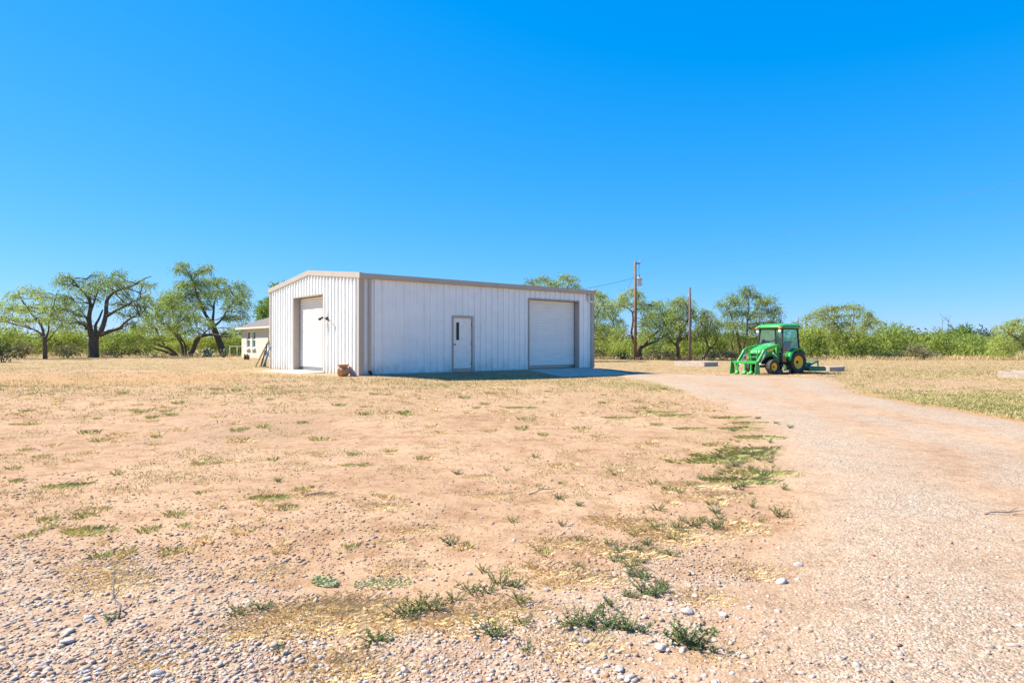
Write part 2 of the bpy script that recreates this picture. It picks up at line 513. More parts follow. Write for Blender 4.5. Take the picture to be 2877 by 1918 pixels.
M = {}
M['ground'] = groundmat('dirt'); M['drive'] = groundmat('gravel', True)
M['white_panel'] = paint('white_sheet_steel', (0.85, 0.86, 0.81), 0.38, 0, 0.04, 1.2, 0.0, dirt=(0.50, 0.46, 0.40), dirt_amt=0.14)
def splash(m):
    t = m.node_tree; b = t.nodes['Principled BSDF']; src = b.inputs['Base Color'].links[0].from_socket
    tc = N(t, 'ShaderNodeTexCoord'); sx = N(t, 'ShaderNodeSeparateXYZ'); t.links.new(tc.outputs['Object'], sx.inputs[0])
    n1 = N(t, 'ShaderNodeTexNoise', i_Scale=2.2, i_Detail=7.0, i_Roughness=0.7); t.links.new(tc.outputs['Object'], n1.inputs['Vector'])
    mr = N(t, 'ShaderNodeMapRange'); mr.inputs['From Min'].default_value = 0.55; mr.inputs['From Max'].default_value = 0.0; t.links.new(sx.outputs['Z'], mr.inputs['Value'])
    mu = N(t, 'ShaderNodeMath', operation='MULTIPLY'); t.links.new(mr.outputs['Result'], mu.inputs[0])
    t.links.new(ramp(t, [(0.42, (0, 0, 0)), (0.75, (0.75,) * 3)], n1.outputs['Fac']).outputs['Color'], mu.inputs[1])
    t.links.new(mixc(t, mu.outputs[0], src, (0.42, 0.33, 0.24)), b.inputs['Base Color'])
splash(M['white_panel'])
M['white_roof'] = paint('white_roof_steel', (0.72, 0.74, 0.75), 0.4, 0, 0.05, 1.0)
M['tan_trim'] = paint('tan_trim', (0.43, 0.37, 0.30), 0.42, 0, 0.05, 2.0)
M['slat'] = paint('door_slat', (0.84, 0.83, 0.76), 0.35, 0, 0.03, 1.5)
M['door'] = paint('stained_door_paint', (0.86, 0.84, 0.77), 0.45, 0, 0.05, 2.5, dirt=(0.50, 0.38, 0.24), dirt_amt=0.45)
M['steel_grey'] = paint('grey_steel', (0.30, 0.30, 0.30), 0.4, 0.6, 0.15, 8)
M['dark_metal'] = paint('dark_metal', (0.035, 0.035, 0.04), 0.45, 0.2, 0.2, 10)
M['concrete'] = paint('concrete', (0.50, 0.44, 0.37), 0.9, 0, 0.14, 1.8, 0.4, 60, dirt=(0.30, 0.22, 0.15), dirt_amt=0.5)
M['pvc'] = paint('white_pvc', (0.74, 0.71, 0.62), 0.35, 0, 0.05, 4)
M['dark_glass'] = paint('dark_window_glass', (0.010, 0.022, 0.014), 0.12, 0, 0.1, 3, spec=0.25)
M['house_glass'] = paint('house_window_glass', (0.03, 0.09, 0.085), 0.06, 0, 0.2, 3, spec=0.8)
M['white_trim'] = paint('white_trim', (0.76, 0.76, 0.74), 0.5, 0, 0.04, 3)
M['house_wall'] = paint('cream_brick_paint', (0.50, 0.485, 0.42), 0.85, 0, 0.07, 2, 0.5, 25)
M['shingle'] = paint('grey_brown_shingle', (0.135, 0.115, 0.10), 0.9, 0, 0.25, 6, 0.7, 30)
M['fascia'] = paint('cream_fascia', (0.58, 0.54, 0.43), 0.7, 0, 0.05, 3)
M['terracotta'] = paint('terracotta', (0.55, 0.255, 0.12), 0.7, 0, 0.15, 9, 0.4, 30, dirt=(0.20, 0.09, 0.045), dirt_amt=0.55)
M['pink_stone'] = paint('pinkish_stone', (0.50, 0.34, 0.29), 0.85, 0, 0.22, 12, 0.8, 22, dirt=(0.65, 0.58, 0.52), dirt_amt=0.7)
M['old_wood'] = paint('weathered_wood', (0.42, 0.31, 0.18), 0.85, 0, 0.2, 8, 0.5, 40)
M['grey_wood'] = paint('grey_wood', (0.44, 0.36, 0.29), 0.88, 0, 0.2, 5, 0.6, 30, dirt=(0.22, 0.16, 0.11), dirt_amt=0.5)
M['pole_wood'] = paint('pole_wood', (0.20, 0.115, 0.07), 0.9, 0, 0.3, 4, 0.6, 30)
M['pole_grey'] = paint('pole_grey_wood', (0.155, 0.115, 0.09), 0.9, 0, 0.3, 4, 0.6, 30)
M['soil'] = paint('bed_soil', (0.28, 0.17, 0.10), 0.95, 0, 0.25, 7, 0.8, 20)
M['transformer'] = paint('transformer_grey', (0.52, 0.55, 0.56), 0.45, 0, 0.06, 4)
M['wire'] = paint('wire', (0.10, 0.11, 0.13), 0.6, 0.3, 0.1, 3)
M['pipe'] = paint('pale_pipe', (0.56, 0.53, 0.44), 0.6, 0, 0.1, 4)
M['blue_plastic'] = paint('blue_plastic', (0.16, 0.27, 0.40), 0.5, 0, 0.12, 5)
M['dark_red'] = paint('dark_red', (0.17, 0.022, 0.03), 0.5, 0, 0.2, 8)
M['grill'] = paint('grey_grill', (0.17, 0.19, 0.22), 0.5, 0.3, 0.15, 6)
M['bark'] = paint('mesquite_bark', (0.115, 0.082, 0.058), 0.95, 0, 0.45, 7, 1.0, 14)
M['bark_pale'] = paint('pale_bark', (0.16, 0.12, 0.085), 0.95, 0, 0.35, 7, 1.0, 14)
M['dead'] = paint('dead_twig', (0.17, 0.15, 0.135), 0.95, 0, 0.2, 7)
M['leaf_mesq'] = leafmat('mesquite_leaf', [(0.055, 0.085, 0.022), (0.20, 0.265, 0.064), (0.36, 0.43, 0.11), (0.47, 0.52, 0.165)], 0.40)
M['leaf_yellow'] = leafmat('yellow_green_leaf', [(0.075, 0.105, 0.022), (0.20, 0.25, 0.05), (0.34, 0.39, 0.08), (0.44, 0.47, 0.115)], 0.38)
M['leaf_broad'] = leafmat('broad_leaf', [(0.078, 0.130, 0.019), (0.156, 0.247, 0.033), (0.247, 0.338, 0.039)], 0.4)
M['leaf_thicket'] = leafmat('thicket_leaf', [(0.066, 0.103, 0.022), (0.172, 0.227, 0.049), (0.317, 0.385, 0.084), (0.436, 0.482, 0.126)], 0.38, 0.35)
M['leaf_far'] = leafmat('far_dark_leaf', [(0.035, 0.056, 0.035), (0.063, 0.091, 0.056), (0.098, 0.133, 0.077)], 0.25)
M['leaf_grey'] = leafmat('grey_brush', [(0.140, 0.133, 0.070), (0.234, 0.218, 0.118), (0.343, 0.296, 0.172)], 0.3)
M['leaf_dark'] = leafmat('dark_shrub', [(0.030, 0.053, 0.022), (0.060, 0.090, 0.038), (0.090, 0.128, 0.053)], 0.25)
M['straw'] = leafmat('straw_blade', [(0.48, 0.34, 0.15), (0.62, 0.455, 0.21), (0.72, 0.55, 0.28), (0.78, 0.63, 0.38)], 0.25, 1.2, (1.12, 1.03, 0.9))
M['straw_lawn'] = leafmat('straw_lawn', [(0.30, 0.21, 0.10), (0.42, 0.305, 0.145), (0.51, 0.385, 0.195), (0.57, 0.45, 0.26)], 0.28, 0.7, (1.1, 1.03, 0.9))
M['grass'] = leafmat('green_blade', [(0.161, 0.171, 0.055), (0.253, 0.262, 0.083), (0.380, 0.366, 0.127), (0.529, 0.464, 0.187)], 0.28, 1.2, (1.12, 1.08, 0.8))
M['weed'] = leafmat('weed_leaf', [(0.110, 0.162, 0.065), (0.176, 0.246, 0.095), (0.264, 0.330, 0.140)], 0.45, 6)
M['pale_weed'] = leafmat('pale_weed_leaf', [(0.30, 0.31, 0.18), (0.42, 0.42, 0.26), (0.52, 0.50, 0.33)], 0.3, 6)
M['cactus'] = paint('cactus_pad', (0.10, 0.15, 0.10), 0.6, 0, 0.2, 8, 0.3, 30)
M['stone'] = stonemat('field_stone')
M['pale_stone'] = paint('pale_stone', (0.50, 0.43, 0.365), 0.85, 0, 0.22, 1.2, 0.5, 6, dirt=(0.62, 0.57, 0.51), dirt_amt=0.7, spec=0.2)
M['clod'] = paint('dirt_clod', (0.36, 0.235, 0.145), 0.95, 0, 0.35, 5, 0.5, 40, spec=0.1)
M['t_green'] = paint('tractor_green', (0.03, 0.33, 0.055), 0.33, 0, 0.08, 3, dirt=(0.28, 0.27, 0.17), dirt_amt=0.32, coat=0.15)
M['t_dark_green'] = paint('implement_green', (0.03, 0.20, 0.09), 0.5, 0, 0.15, 5, dirt=(0.2, 0.17, 0.11), dirt_amt=0.35)
M['t_yellow'] = paint('tractor_yellow', (0.92, 0.56, 0.03), 0.4, 0, 0.06, 4, dirt=(0.45, 0.33, 0.16), dirt_amt=0.3)
M['t_black'] = paint('black_plastic', (0.018, 0.018, 0.02), 0.5, 0, 0.2, 6)
M['tyre'] = paint('tyre_rubber', (0.035, 0.034, 0.034), 0.8, 0, 0.25, 7, 0.3, 30, dirt=(0.26, 0.21, 0.165), dirt_amt=0.6)
M['amber'] = paint('amber_lens', (0.85, 0.16, 0.01), 0.25, 0, 0.05, 4)
M['lamp_white'] = paint('lamp_white', (0.80, 0.80, 0.76), 0.2, 0, 0.03, 4)
M['chrome'] = paint('chrome_rod', (0.62, 0.63, 0.65), 0.25, 0.7, 0.05, 4)
M['seat'] = paint('seat_vinyl', (0.02, 0.045, 0.07), 0.55, 0, 0.15, 6)
M['cab_glass'] = glass('cab_glass', (0.55, 0.82, 0.76), 0.10)

# ------------------------------------------------------------------ ground and drive
P_FIELD = dpoly([(1900, 862), (1960, 893), (2100, 925), (2352, 962), (2900, 1060), (4200, 1200), (4200, 815), (1372, 815), (1366, 846), (1500, 853), (1700, 857)])
P_FRONT = dpoly([(545, 850), (700, 862), (860, 868), (1240, 866), (1420, 860), (1520, 868), (1660, 890), (1640, 915), (1450, 892), (1250, 884), (1000, 892), (760, 880), (560, 866)])
P_LEFT = dpoly([(-2500, 815), (640, 815), (640, 846), (480, 856), (250, 850), (-100, 858), (-2500, 880)])
P_EDGE = dpoly([(1590, 960), (1740, 965), (1785, 1050), (1790, 1130), (1700, 1130), (1600, 1080)])
P_BARE = dpoly([(1950, 868), (2250, 866), (2352, 880), (2600, 890), (2352, 905), (2150, 908), (1990, 898)])
P_ORANGE = dpoly([(-900, 856), (540, 856), (640, 872), (480, 885), (-900, 900)])
P_ORANGE2 = dpoly([(1940, 893), (2100, 920), (2352, 958), (2800, 1035), (2800, 1055), (2352, 972), (2090, 930), (1930, 900)])
P_SOIL = dpoly([(420, 930), (760, 925), (820, 1000), (620, 1060), (430, 1070), (300, 1000)])
P_GRAVEL = dpoly([(-400, 1200), (120, 1250), (330, 1260), (560, 1320), (800, 1420), (1150, 1500), (1200, 1700), (-400, 1700)])
P_GRAVEL2 = dpoly([(900, 1420), (1250, 1380), (1500, 1250), (1700, 1270), (1800, 1400), (1650, 1700), (800, 1700)])

def psoft(px, py, poly, w):
    return sstep(-w, w, polydist(px, py, poly))

def zones(x, y):
    z = terrain(x, y)
    px, py = to_px(x, y, z)
    front = np.asarray(y) > 1.0
    px = np.where(front, np.clip(px, -3000, 6000), 1400); py = np.where(front, py, 1900)
    straw = np.maximum.reduce([psoft(px, py, P_FIELD, 10), psoft(px, py, P_FRONT, 14) * 0.9, psoft(px, py, P_LEFT, 10) * 0.75, psoft(px, py, P_EDGE, 40) * 0.35])
    straw = np.where(py < 1000, np.maximum(straw, 0.85), straw)
    straw = np.maximum(straw, 0.36 * sstep(1330, 1080, py))
    straw = straw * (1 - 0.6 * psoft(px, py, P_BARE, 12))
    orange = np.maximum(psoft(px, py, P_ORANGE, 18) * 0.9, psoft(px, py, P_ORANGE2, 10))
    soil = psoft(px, py, P_SOIL, 160) * 0.5
    grav = np.maximum(psoft(px, py, P_GRAVEL, 90), psoft(px, py, P_GRAVEL2, 110))
    return straw, orange, soil, np.maximum(grav, 0.12)

rr = [0.35]
while rr[-1] < 80: rr.append(rr[-1] * 1.026)
while rr[-1] < 2500: rr.append(rr[-1] * 1.16)
rr = np.array(rr); NA = 540
th = np.arange(NA) / NA * 2 * math.pi
gx = np.outer(rr, np.cos(th)).ravel(); gy = np.outer(rr, np.sin(th)).ravel()
gv = np.stack([gx, gy, terrain(gx, gy)], 1)
i0 = np.arange((len(rr) - 1) * NA).reshape(-1, NA)
gf = np.stack([i0, np.roll(i0, -1, 1), np.roll(i0, -1, 1) + NA, i0 + NA], -1).reshape(-1, 4)[:, ::-1]
gv = np.vstack([gv, [[0, 0, float(terrain(np.array([0.]), np.array([0.]))[0])]]])
gme = np_mesh('ground', gv, gf, True)
ca = gme.color_attributes.new('zone', 'FLOAT_COLOR', 'POINT')
zs = zones(gv[:, 0], gv[:, 1])
ca.data.foreach_set('color', np.stack(zs, 1).astype(np.float32).ravel())
gme.materials.append(M['ground'])
tag(new_obj('ground', gme), kind='structure')

CS = 0.2
xs = np.arange(-9, 46, CS); ys = np.arange(-14, 38, CS)
X, Y = np.meshgrid(xs, ys); X = X.ravel(); Y = Y.ravel()
S = drive_sd(X, Y); nx = len(xs)
ok = (S > -0.35).reshape(len(ys), nx)
cell = ok[:-1, :-1] & ok[1:, :-1] & ok[:-1, 1:] & ok[1:, 1:]
cj, ci = np.nonzero(cell)
q = cj * nx + ci
df = np.stack([q, q + 1, q + 1 + nx, q + nx], 1)
used = np.unique(df); remap = np.full(len(X), -1); remap[used] = np.arange(len(used))
X = X[used]; Y = Y[used]; S = S[used]; df = remap[df]
rut = 0.0
dz = np.where(S > 0, 0.03 * sstep(0, 0.9, S), S * 0.12)
dv = np.stack([X, Y, terrain(X, Y) + dz + 0.003], 1)
dme = np_mesh('gravel_drive', dv, df, True)
ca = dme.color_attributes.new('zone', 'FLOAT_COLOR', 'POINT')
a, b_, c_, d_ = zones(X, Y)
e = sstep(-0.1, 0.8, S)
trk = np.exp(-((S - 1.9) / 0.42) ** 2)
ca.data.foreach_set('color', np.stack([a * (1 - e), b_ * (1 - e), c_ * 0, (0.25 + 0.75 * e) * (1 - 0.65 * trk)], 1).astype(np.float32).ravel())
dme.materials.append(M['drive'])
tag(new_obj('gravel_drive', dme), kind='structure')

# ------------------------------------------------------------------ the metal shop building (local x along the long wall, y along the gable)
shop = empty('metal_building', (BX, BY, 0), BYAW)
tag(shop, 'white ribbed metal shop building with tan trim and two roller doors', 'building')
EAVE = 3.60; RIDGE = 4.05
def gable_top(v): return EAVE - 0.02 + (RIDGE - EAVE) * (1 - abs(v - BW / 2) / (BW / 2))

DOOR_U = (8.12, 11.21, 3.12)      # roller door in the long wall
DOOR_V = (3.12, 6.20, 3.11)       # roller door in the gable
WALK = (4.035, 5.045, 2.21)

def rib_profile(a0, a1):
    """points (along, out) of an R-panel between a0 and a1"""
    pts = []
    k0 = math.floor(a0 / 0.305) - 1
    for k in range(k0, int(a1 / 0.305) + 3):
        c = k * 0.305
        for d, h in ((-0.046, 0.0), (-0.028, 0.052), (0.028, 0.052), (0.046, 0.0), (0.118, 0), (0.128, 0.005), (0.138, 0.0), (0.168, 0), (0.178, 0.005), (0.188, 0)):
            pts.append((c + d, h))
    def at(x):
        for (p, h), (q, g) in zip(pts, pts[1:]):
            if p <= x <= q: return h + (g - h) * (x - p) / (q - p + 1e-12)
        return 0.0
    inner = [(p, h) for p, h in pts if a0 + 1e-4 < p < a1 - 1e-4]
    return [(a0, at(a0))] + inner + [(a1, at(a1))], at

def wall_panel(a0, a1, top, holes, place, name='wall_panel'):
    pr, at = rib_profile(a0, a1)
    for h0, h1, hz in holes:
        for e in (h0, h1):
            if a0 < e < a1: pr.append((e, at(e)))
    pr.sort(); mb = MB()
    for (p, h), (q, g) in zip(pr, pr[1:]):
        if q - p < 1e-5: continue
        zb = 0.0; mid = (p + q) / 2
        for h0, h1, hz in holes:
            if h0 < mid < h1: zb = hz
        mb.add([place(p, h, zb), place(q, g, zb), place(q, g, top(q)), place(p, h, top(p))], [(0, 1, 2, 3)])
    return mb

def panels(L, top, holes, place):
    n = int(math.ceil(L / 0.914 - 0.01))
    for i in range(n):
        a0 = i * 0.914 + 0.0; a1 = min(L, (i + 1) * 0.914)
        wall_panel(a0, a1 - 0.005, top, holes, place).build('wall_panel', M['white_panel'], shop)

panels(BL, lambda u: EAVE, [DOOR_U, WALK], lambda a, h, z: (a, -h, z))
panels(BW, gable_top, [DOOR_V], lambda a, h, z: (-h, a, z))
panels(BL, lambda u: EAVE, [], lambda a, h, z: (a, BW + h, z))
panels(BW, gable_top, [], lambda a, h, z: (BL + h, a, z))
# roof sheets
for side in (0, 1):
    n = 14
    for i in range(n):
        a0 = -0.05 + i * 0.8786; a1 = a0 + 0.8786
        mb = MB(); k = 3
        prof = []
        for j in range(k):
            c = a0 + (j + 0.5) * 0.8786 / k
            prof += [(c - 0.05, 0), (c - 0.02, 0.036), (c + 0.02, 0.036), (c + 0.05, 0)]
        prof = [(a0, 0)] + prof + [(a1 - 0.001, 0)]
        lo = []; hi = []
        for p, h in prof:
            ye, ym = (-0.10, BW / 2) if side == 0 else (BW + 0.10, BW / 2)
            lo.append((p, ye, EAVE + 0.045 + h)); hi.append((p, ym, RIDGE + 0.055 + h))
        mb.loft([lo, hi], cap=False, closed=False)
        mb.build('roof_panel', M['white_roof'], shop)
MB().prism([(BW / 2 - 0.2, RIDGE + 0.075), (BW / 2, RIDGE + 0.105), (BW / 2 + 0.2, RIDGE + 0.075), (BW / 2, RIDGE + 0.09)], 'x', -0.03, BL + 0.03).build('ridge_cap', M['white_roof'], shop)
# rake trims on both gables
for xg in (0, 1):
    for sgn in (0, 1):
        ye = -0.14 if sgn == 0 else BW + 0.14
        zt, zp = EAVE + 0.105, RIDGE + 0.125
        x0, x1 = (-0.085, 0.04) if xg == 0 else (BL - 0.04, BL + 0.085)
        v = []
        for x in (x0, x1):
            v += [(x, ye, zt - 0.20), (x, ye, zt), (x, BW / 2, zp), (x, BW / 2, zp - 0.20)]
        mb = MB().add(v, [(0, 1, 2, 3), (7, 6, 5, 4), (0, 4, 5, 1), (1, 5, 6, 2), (2, 6, 7, 3), (3, 7, 4, 0)])
        mb.build('rake_trim', M['tan_trim'], shop)
# gutters
for ys_, sg in ((-0.155, 0), (BW + 0.012, 1)):
    mb = MB()
    y0, y1 = ys_, ys_ + 0.143
    sec = [(y0 + 0.03, EAVE - 0.11), (y0, EAVE - 0.07), (y0, EAVE + 0.085), (y0 + 0.016, EAVE + 0.085), (y0 + 0.016, EAVE + 0.02), (y1 - 0.01, EAVE + 0.02), (y1 - 0.01, EAVE - 0.11)]
    if sg: sec = [(y0 + y1 - p, z) for p, z in sec][::-1]
    mb.prism(sec, 'x', -0.088, BL + 0.088)
    mb.build('gutter', M['tan_trim'], shop)
# corner trims
for cx_, cy_, sx, sy in ((0, 0, -1, -1), (BL, 0, 1, -1), (0, BW, -1, 1), (BL, BW, 1, 1)):
    mb = MB(); t = 0.064
    px0, px1 = sorted((cx_ + sx * t, cx_ - sx * 0.15)); py0, py1 = sorted((cy_ + sy * 0.057, cy_ + sy * t))
    mb.box(px0, px1, py0, py1, -0.02, EAVE - 0.11)
    px0, px1 = sorted((cx_ + sx * 0.057, cx_ + sx * t)); py0, py1 = sorted((cy_ + sy * 0.056, cy_ - sy * 0.10))
    mb.box(px0, px1, py0, py1, -0.02, EAVE - 0.11)
    mb.build('corner_trim', M['tan_trim'], shop)
# downspout with its foot, white elbow at the other end
mb = MB().bbox(0.285, 0.395, -0.148, -0.058, 0.12, EAVE - 0.112, 0.008)
ds = mb.build('downspout', M['tan_trim'], shop)
MB().bar((0.34, -0.09, 0.13), (0.34, -0.24, 0.02), 0.10, 0.085).build('downspout_foot', M['dark_metal'], ds)
arc = [(11.83, -0.10, EAVE - 0.05), (11.83, -0.10, EAVE - 0.36)] + [(11.83 + 0.10 * (1 - math.cos(a)), -0.10, EAVE - 0.36 - 0.10 * math.sin(a)) for a in (0.4, 0.8, 1.2, 1.57)] + [(12.30, -0.10, EAVE - 0.47)]
MB().tube(arc, 0.05, 12).build('drain_elbow', M['pvc'], shop)
# foundation
MB().box(-0.02, BL + 0.02, -0.02, BW + 0.02, -0.45, -0.006).build('foundation', M['concrete'], shop)

# roller doors: slats recessed in a tan jamb
slat_me = {}
def roller(kind, a0, a1, zt):
    REC = 0.26
    def P(a, d, z): return (a, d, z) if kind == 'u' else (d, a, z)
    def bx(mb, x0, x1, d0, d1, z0, z1):
        p, q = P(x0, d0, z0), P(x1, d1, z1)
        mb.box(min(p[0], q[0]), max(p[0], q[0]), min(p[1], q[1]), max(p[1], q[1]), z0, z1); return mb
    for e, s in ((a0, 1), (a1, -1)):
        mb = MB(); bx(mb, *sorted((e - s * 0.022, e + s * 0.012)), -0.066, REC + 0.06, -0.01, zt + 0.030); mb.build('door_jamb', M['tan_trim'], shop)
    mb = MB(); bx(mb, a0 + 0.013, a1 - 0.013, -0.065, REC + 0.06, zt - 0.012, zt + 0.029); mb.build('door_head', M['tan_trim'], shop)
    n = 30; h = (zt - 0.03 - 0.14) / n
    mb = MB(); bx(mb, a0 + 0.02, a1 - 0.02, REC + 0.03, REC + 0.05, 0.12, zt - 0.014)
    cur = mb.build('roller_door', M['slat'], shop)
    prof = [(0.0, 0.0), (-0.022, h * 0.14), (-0.034, h * 0.35), (-0.036, h * 0.5), (-0.032, h * 0.68), (-0.018, h * 0.88), (0.0, h * 0.995)]
    mb = MB(); mb.loft([[P(a0 + 0.03, REC + d, z) for d, z in prof], [P(a1 - 0.03, REC + d, z) for d, z in prof]], cap=False, closed=False, smooth=True)
    me = mb.mesh('slat'); me.materials.append(M['slat'])
    for i in range(n):
        new_obj('slat', me, cur, (0, 0, 0.14 + i * h))
    mb = MB(); bx(mb, a0 + 0.03, a1 - 0.03, REC - 0.03, REC + 0.028, 0.02, 0.137); mb.build('bottom_bar', M['steel_grey'], cur)
    for e, s in ((a0, 1), (a1, -1)):
        mb = MB(); bx(mb, *sorted((e + s * 0.014, e + s * 0.05)), REC - 0.045, REC - 0.028, 0.01, zt - 0.05); mb.build('track', M['steel_grey'], cur)
roller('u', *DOOR_U); roller('v', *DOOR_V)

# walk door
w0, w1, wz = WALK
mb = MB()
mb.box(w0 - 0.02, w0 + 0.05, -0.068, 0.05, 0.0, wz + 0.05); mb.box(w1 - 0.05, w1 + 0.02, -0.068, 0.05, 0.0, wz + 0.05); mb.box(w0 + 0.051, w1 - 0.051, -0.067, 0.05, wz - 0.045, wz + 0.049)
mb.build('door_frame', M['tan_trim'], shop)
leaf = MB()
lx0, lx1, lz0, lz1 = w0 + 0.052, w1 - 0.052, 0.125, wz - 0.047
gx0, gx1, gz0, gz1 = lx0 + 0.15, lx0 + 0.30, 1.27, 1.99
leaf.box(lx0, gx0, -0.012, 0.03, lz0, lz1); leaf.box(gx1, lx1, -0.012, 0.03, lz0, lz1)
leaf.box(gx0, gx1, -0.012, 0.03, lz0, gz0); leaf.box(gx0, gx1, -0.012, 0.03, gz1, lz1)
lf = leaf.build('door', M['door'], shop)
MB().box(gx0 - 0.002, gx1 + 0.002, 0.004, 0.012, gz0 - 0.002, gz1 + 0.002).build('pane', M['dark_glass'], lf)
mb = MB(); bw = 0.016
mb.box(gx0 - bw, gx0, -0.02, -0.0125, gz0 - bw, gz1 + bw); mb.box(gx1, gx1 + bw, -0.02, -0.0125, gz0 - bw, gz1 + bw)
mb.box(gx0, gx1, -0.02, -0.0125, gz0 - bw, gz0); mb.box(gx0, gx1, -0.02, -0.0125, gz1, gz1 + bw)
mb.build('pane_frame', M['door'], lf)
MB().lathe([(0.0, 0), (0.035, 0), (0.035, -0.012), (0.014, -0.016), (0.014, -0.045), (0.028, -0.055), (0.03, -0.075), (0.0, -0.085)], 16, 'y', (lx0 + 0.06, -0.012, 1.09)).build('door_knob', M['steel_grey'], lf)
for hz in (0.32, 1.12, 1.90):
    MB().tube([(lx1 + 0.002, -0.022, hz - 0.055), (lx1 + 0.002, -0.022, hz + 0.055)], 0.013, 8).build('hinge', M['dark_metal'], lf)
MB().box(w0 + 0.052, w1 - 0.052, -0.05, 0.06, -0.03, 0.118).build('threshold', M['steel_grey'], shop)

# concrete aprons
def apron(name, c4, label):
    # c4: local points (a, b, z) anticlockwise seen from above
    v = []
    for a, b, z in c4:
        v.append((BX + a * UX + b * VX, BY + a * UY + b * VY, z))
    mb = MB(); n = 10; top = []
    for i in range(n + 1):
        t = i / n; A = Vector(v[0]).lerp(Vector(v[3]), t); B = Vector(v[1]).lerp(Vector(v[2]), t)
        top.append((A, B))
    for (A, B), (C, D) in zip(top, top[1:]):
        mb.add([A, B, D, C], [(0, 1, 2, 3)])
    dn = Vector((0, 0, -0.25))
    for p, q in ((v[0], v[1]), (v[1], v[2]), (v[2], v[3]), (v[3], v[0])):
        p = Vector(p); q = Vector(q); mb.add([p, q, q + dn, p + dn], [(0, 1, 2, 3)])
    return tag(mb.build(name, M['concrete']), kind='structure')
apron('concrete_apron', [(0.27, 6.5, 0.004), (0.27, 2.95, 0.004), (-2.2, 2.95, -0.075), (-2.3, 6.5, -0.05)], '')
apron('concrete_apron', [(7.95, 0.27, 0.004), (11.9, 0.27, 0.004), (11.9, -2.5, -0.20), (7.95, -2.3, -0.22)], '')

# twin floodlight on the gable wall
def gl(a, b, z):                   # shop local -> world
    return Vector((BX + a * UX + b * VX, BY + a * UY + b * VY, z))
fl = empty('floodlight', gl(-0.004, 2.57, 2.05), BYAW)
tag(fl, 'small dark twin floodlight fixed to the sunlit gable wall right of the door', 'lamp')
MB().lathe([(0.0, -0.06), (0.055, -0.05), (0.07, 0.0), (0.0, 0.002)], 16, 'x', (0.0, 0, 0)).build('mount', M['steel_grey'], fl)
for sd, dx in ((1, 0.30), (-1, 0.24)):
    e = (-0.20, sd * dx, 0.10)
    MB().tube([(-0.045, 0, 0.0), (-0.10, sd * 0.05, 0.07), e], 0.012, 8).build('arm', M['dark_metal'], fl)
    d = Vector((-0.5, sd * 0.8, -0.55)).normalized(); s0 = Vector(e) - d * 0.05
    MB().tube([s0, s0 + d * 0.06, s0 + d * 0.16, s0 + d * 0.19], [0.03, 0.045, 0.07, 0.068], 12).build('lamp_head', M['dark_metal'], fl)
MB().tube([(-0.02, 0.16, 0.10), (-0.02, 0.12, 0.30)], 0.006, 6).build('conduit', M['steel_grey'], fl)

# ------------------------------------------------------------------ things by the gable
x, y, z = gp(964, 1057)
pot = empty('clay_pot', (x, y, z - 0.01), 0.6)
tag(pot, 'round terracotta pot with flared rim on the grass by the near corner', 'pot')
prof = [(0.0, 0.0), (0.13, 0.0), (0.18, 0.05), (0.225, 0.14), (0.235, 0.21), (0.215, 0.28), (0.165, 0.335), (0.15, 0.355), (0.165, 0.385), (0.212, 0.425), (0.218, 0.44), (0.205, 0.445), (0.15, 0.40), (0.135, 0.36), (0.15, 0.33), (0.2, 0.27), (0.21, 0.20), (0.15, 0.06), (0, 0.05)]
MB().lathe(prof, 28).build('pot_body', M['terracotta'], pot)
for a in (3.6, 4.7):
    MB().tube([(0.20 * math.cos(a), 0.20 * math.sin(a), 0.31), (0.262 * math.cos(a), 0.262 * math.sin(a), 0.28), (0.262 * math.cos(a), 0.262 * math.sin(a), 0.23), (0.225 * math.cos(a), 0.225 * math.sin(a), 0.20)], 0.018, 8).build('handle', M['terracotta'], pot)
x, y, z = gp(991, 1056)
mb = MB()
secs = []
r2 = random.Random(3)
for i, (h, r, ox) in enumerate(((0, 0.13, 0.05), (0.1, 0.125, 0.02), (0.2, 0.10, -0.04), (0.3, 0.065, -0.09), (0.38, 0.03, -0.11))):
    secs.append([(ox + r * math.cos(2 * math.pi * j / 9) * r2.uniform(0.75, 1.15), r * 0.7 * math.sin(2 * math.pi * j / 9) * r2.uniform(0.75, 1.15), h) for j in range(9)])
mb.loft(secs, smooth=False)
tag(mb.build('stone_ornament', M['pink_stone'], None, (x, y, z - 0.02), (0, 0, 0.3)), 'pinkish weathered stone leaning beside the terracotta pot', 'stone')

# clutter leaning at the far corner of the gable
def lean(name, base, top_ab, mat, w, t, label, cat):
    x, y, z = gp(*base); p = Vector((x, y, z)); q = gl(*top_ab)
    o = MB().bar(p - p, q - p, w, t).build(name, mat, None, p)
    return tag(o, label, cat)
lean('leaning_beam', (717, 1030), (-0.10, BW + 0.02, 1.25), M['old_wood'], 0.07, 0.05, 'pale wooden beam leaning against the far corner of the white building', 'beam')
lean('leaning_pipe', (740, 1029), (-0.06, BW - 0.10, 0.95), M['blue_plastic'], 0.09, 0.09, 'short blue-grey pipe propped at the foot of the far building corner', 'pipe')
lean('leaning_post', (746, 1028), (-0.16, BW + 0.10, 1.10), M['dark_metal'], 0.06, 0.05, 'dark metal post leaning beside the pale beam', 'post')
lean('leaning_board', (733, 1029), (-0.20, BW + 0.15, 0.80), M['pole_grey'], 0.08, 0.03, 'grey weathered board leaning low behind the pale beam', 'board')

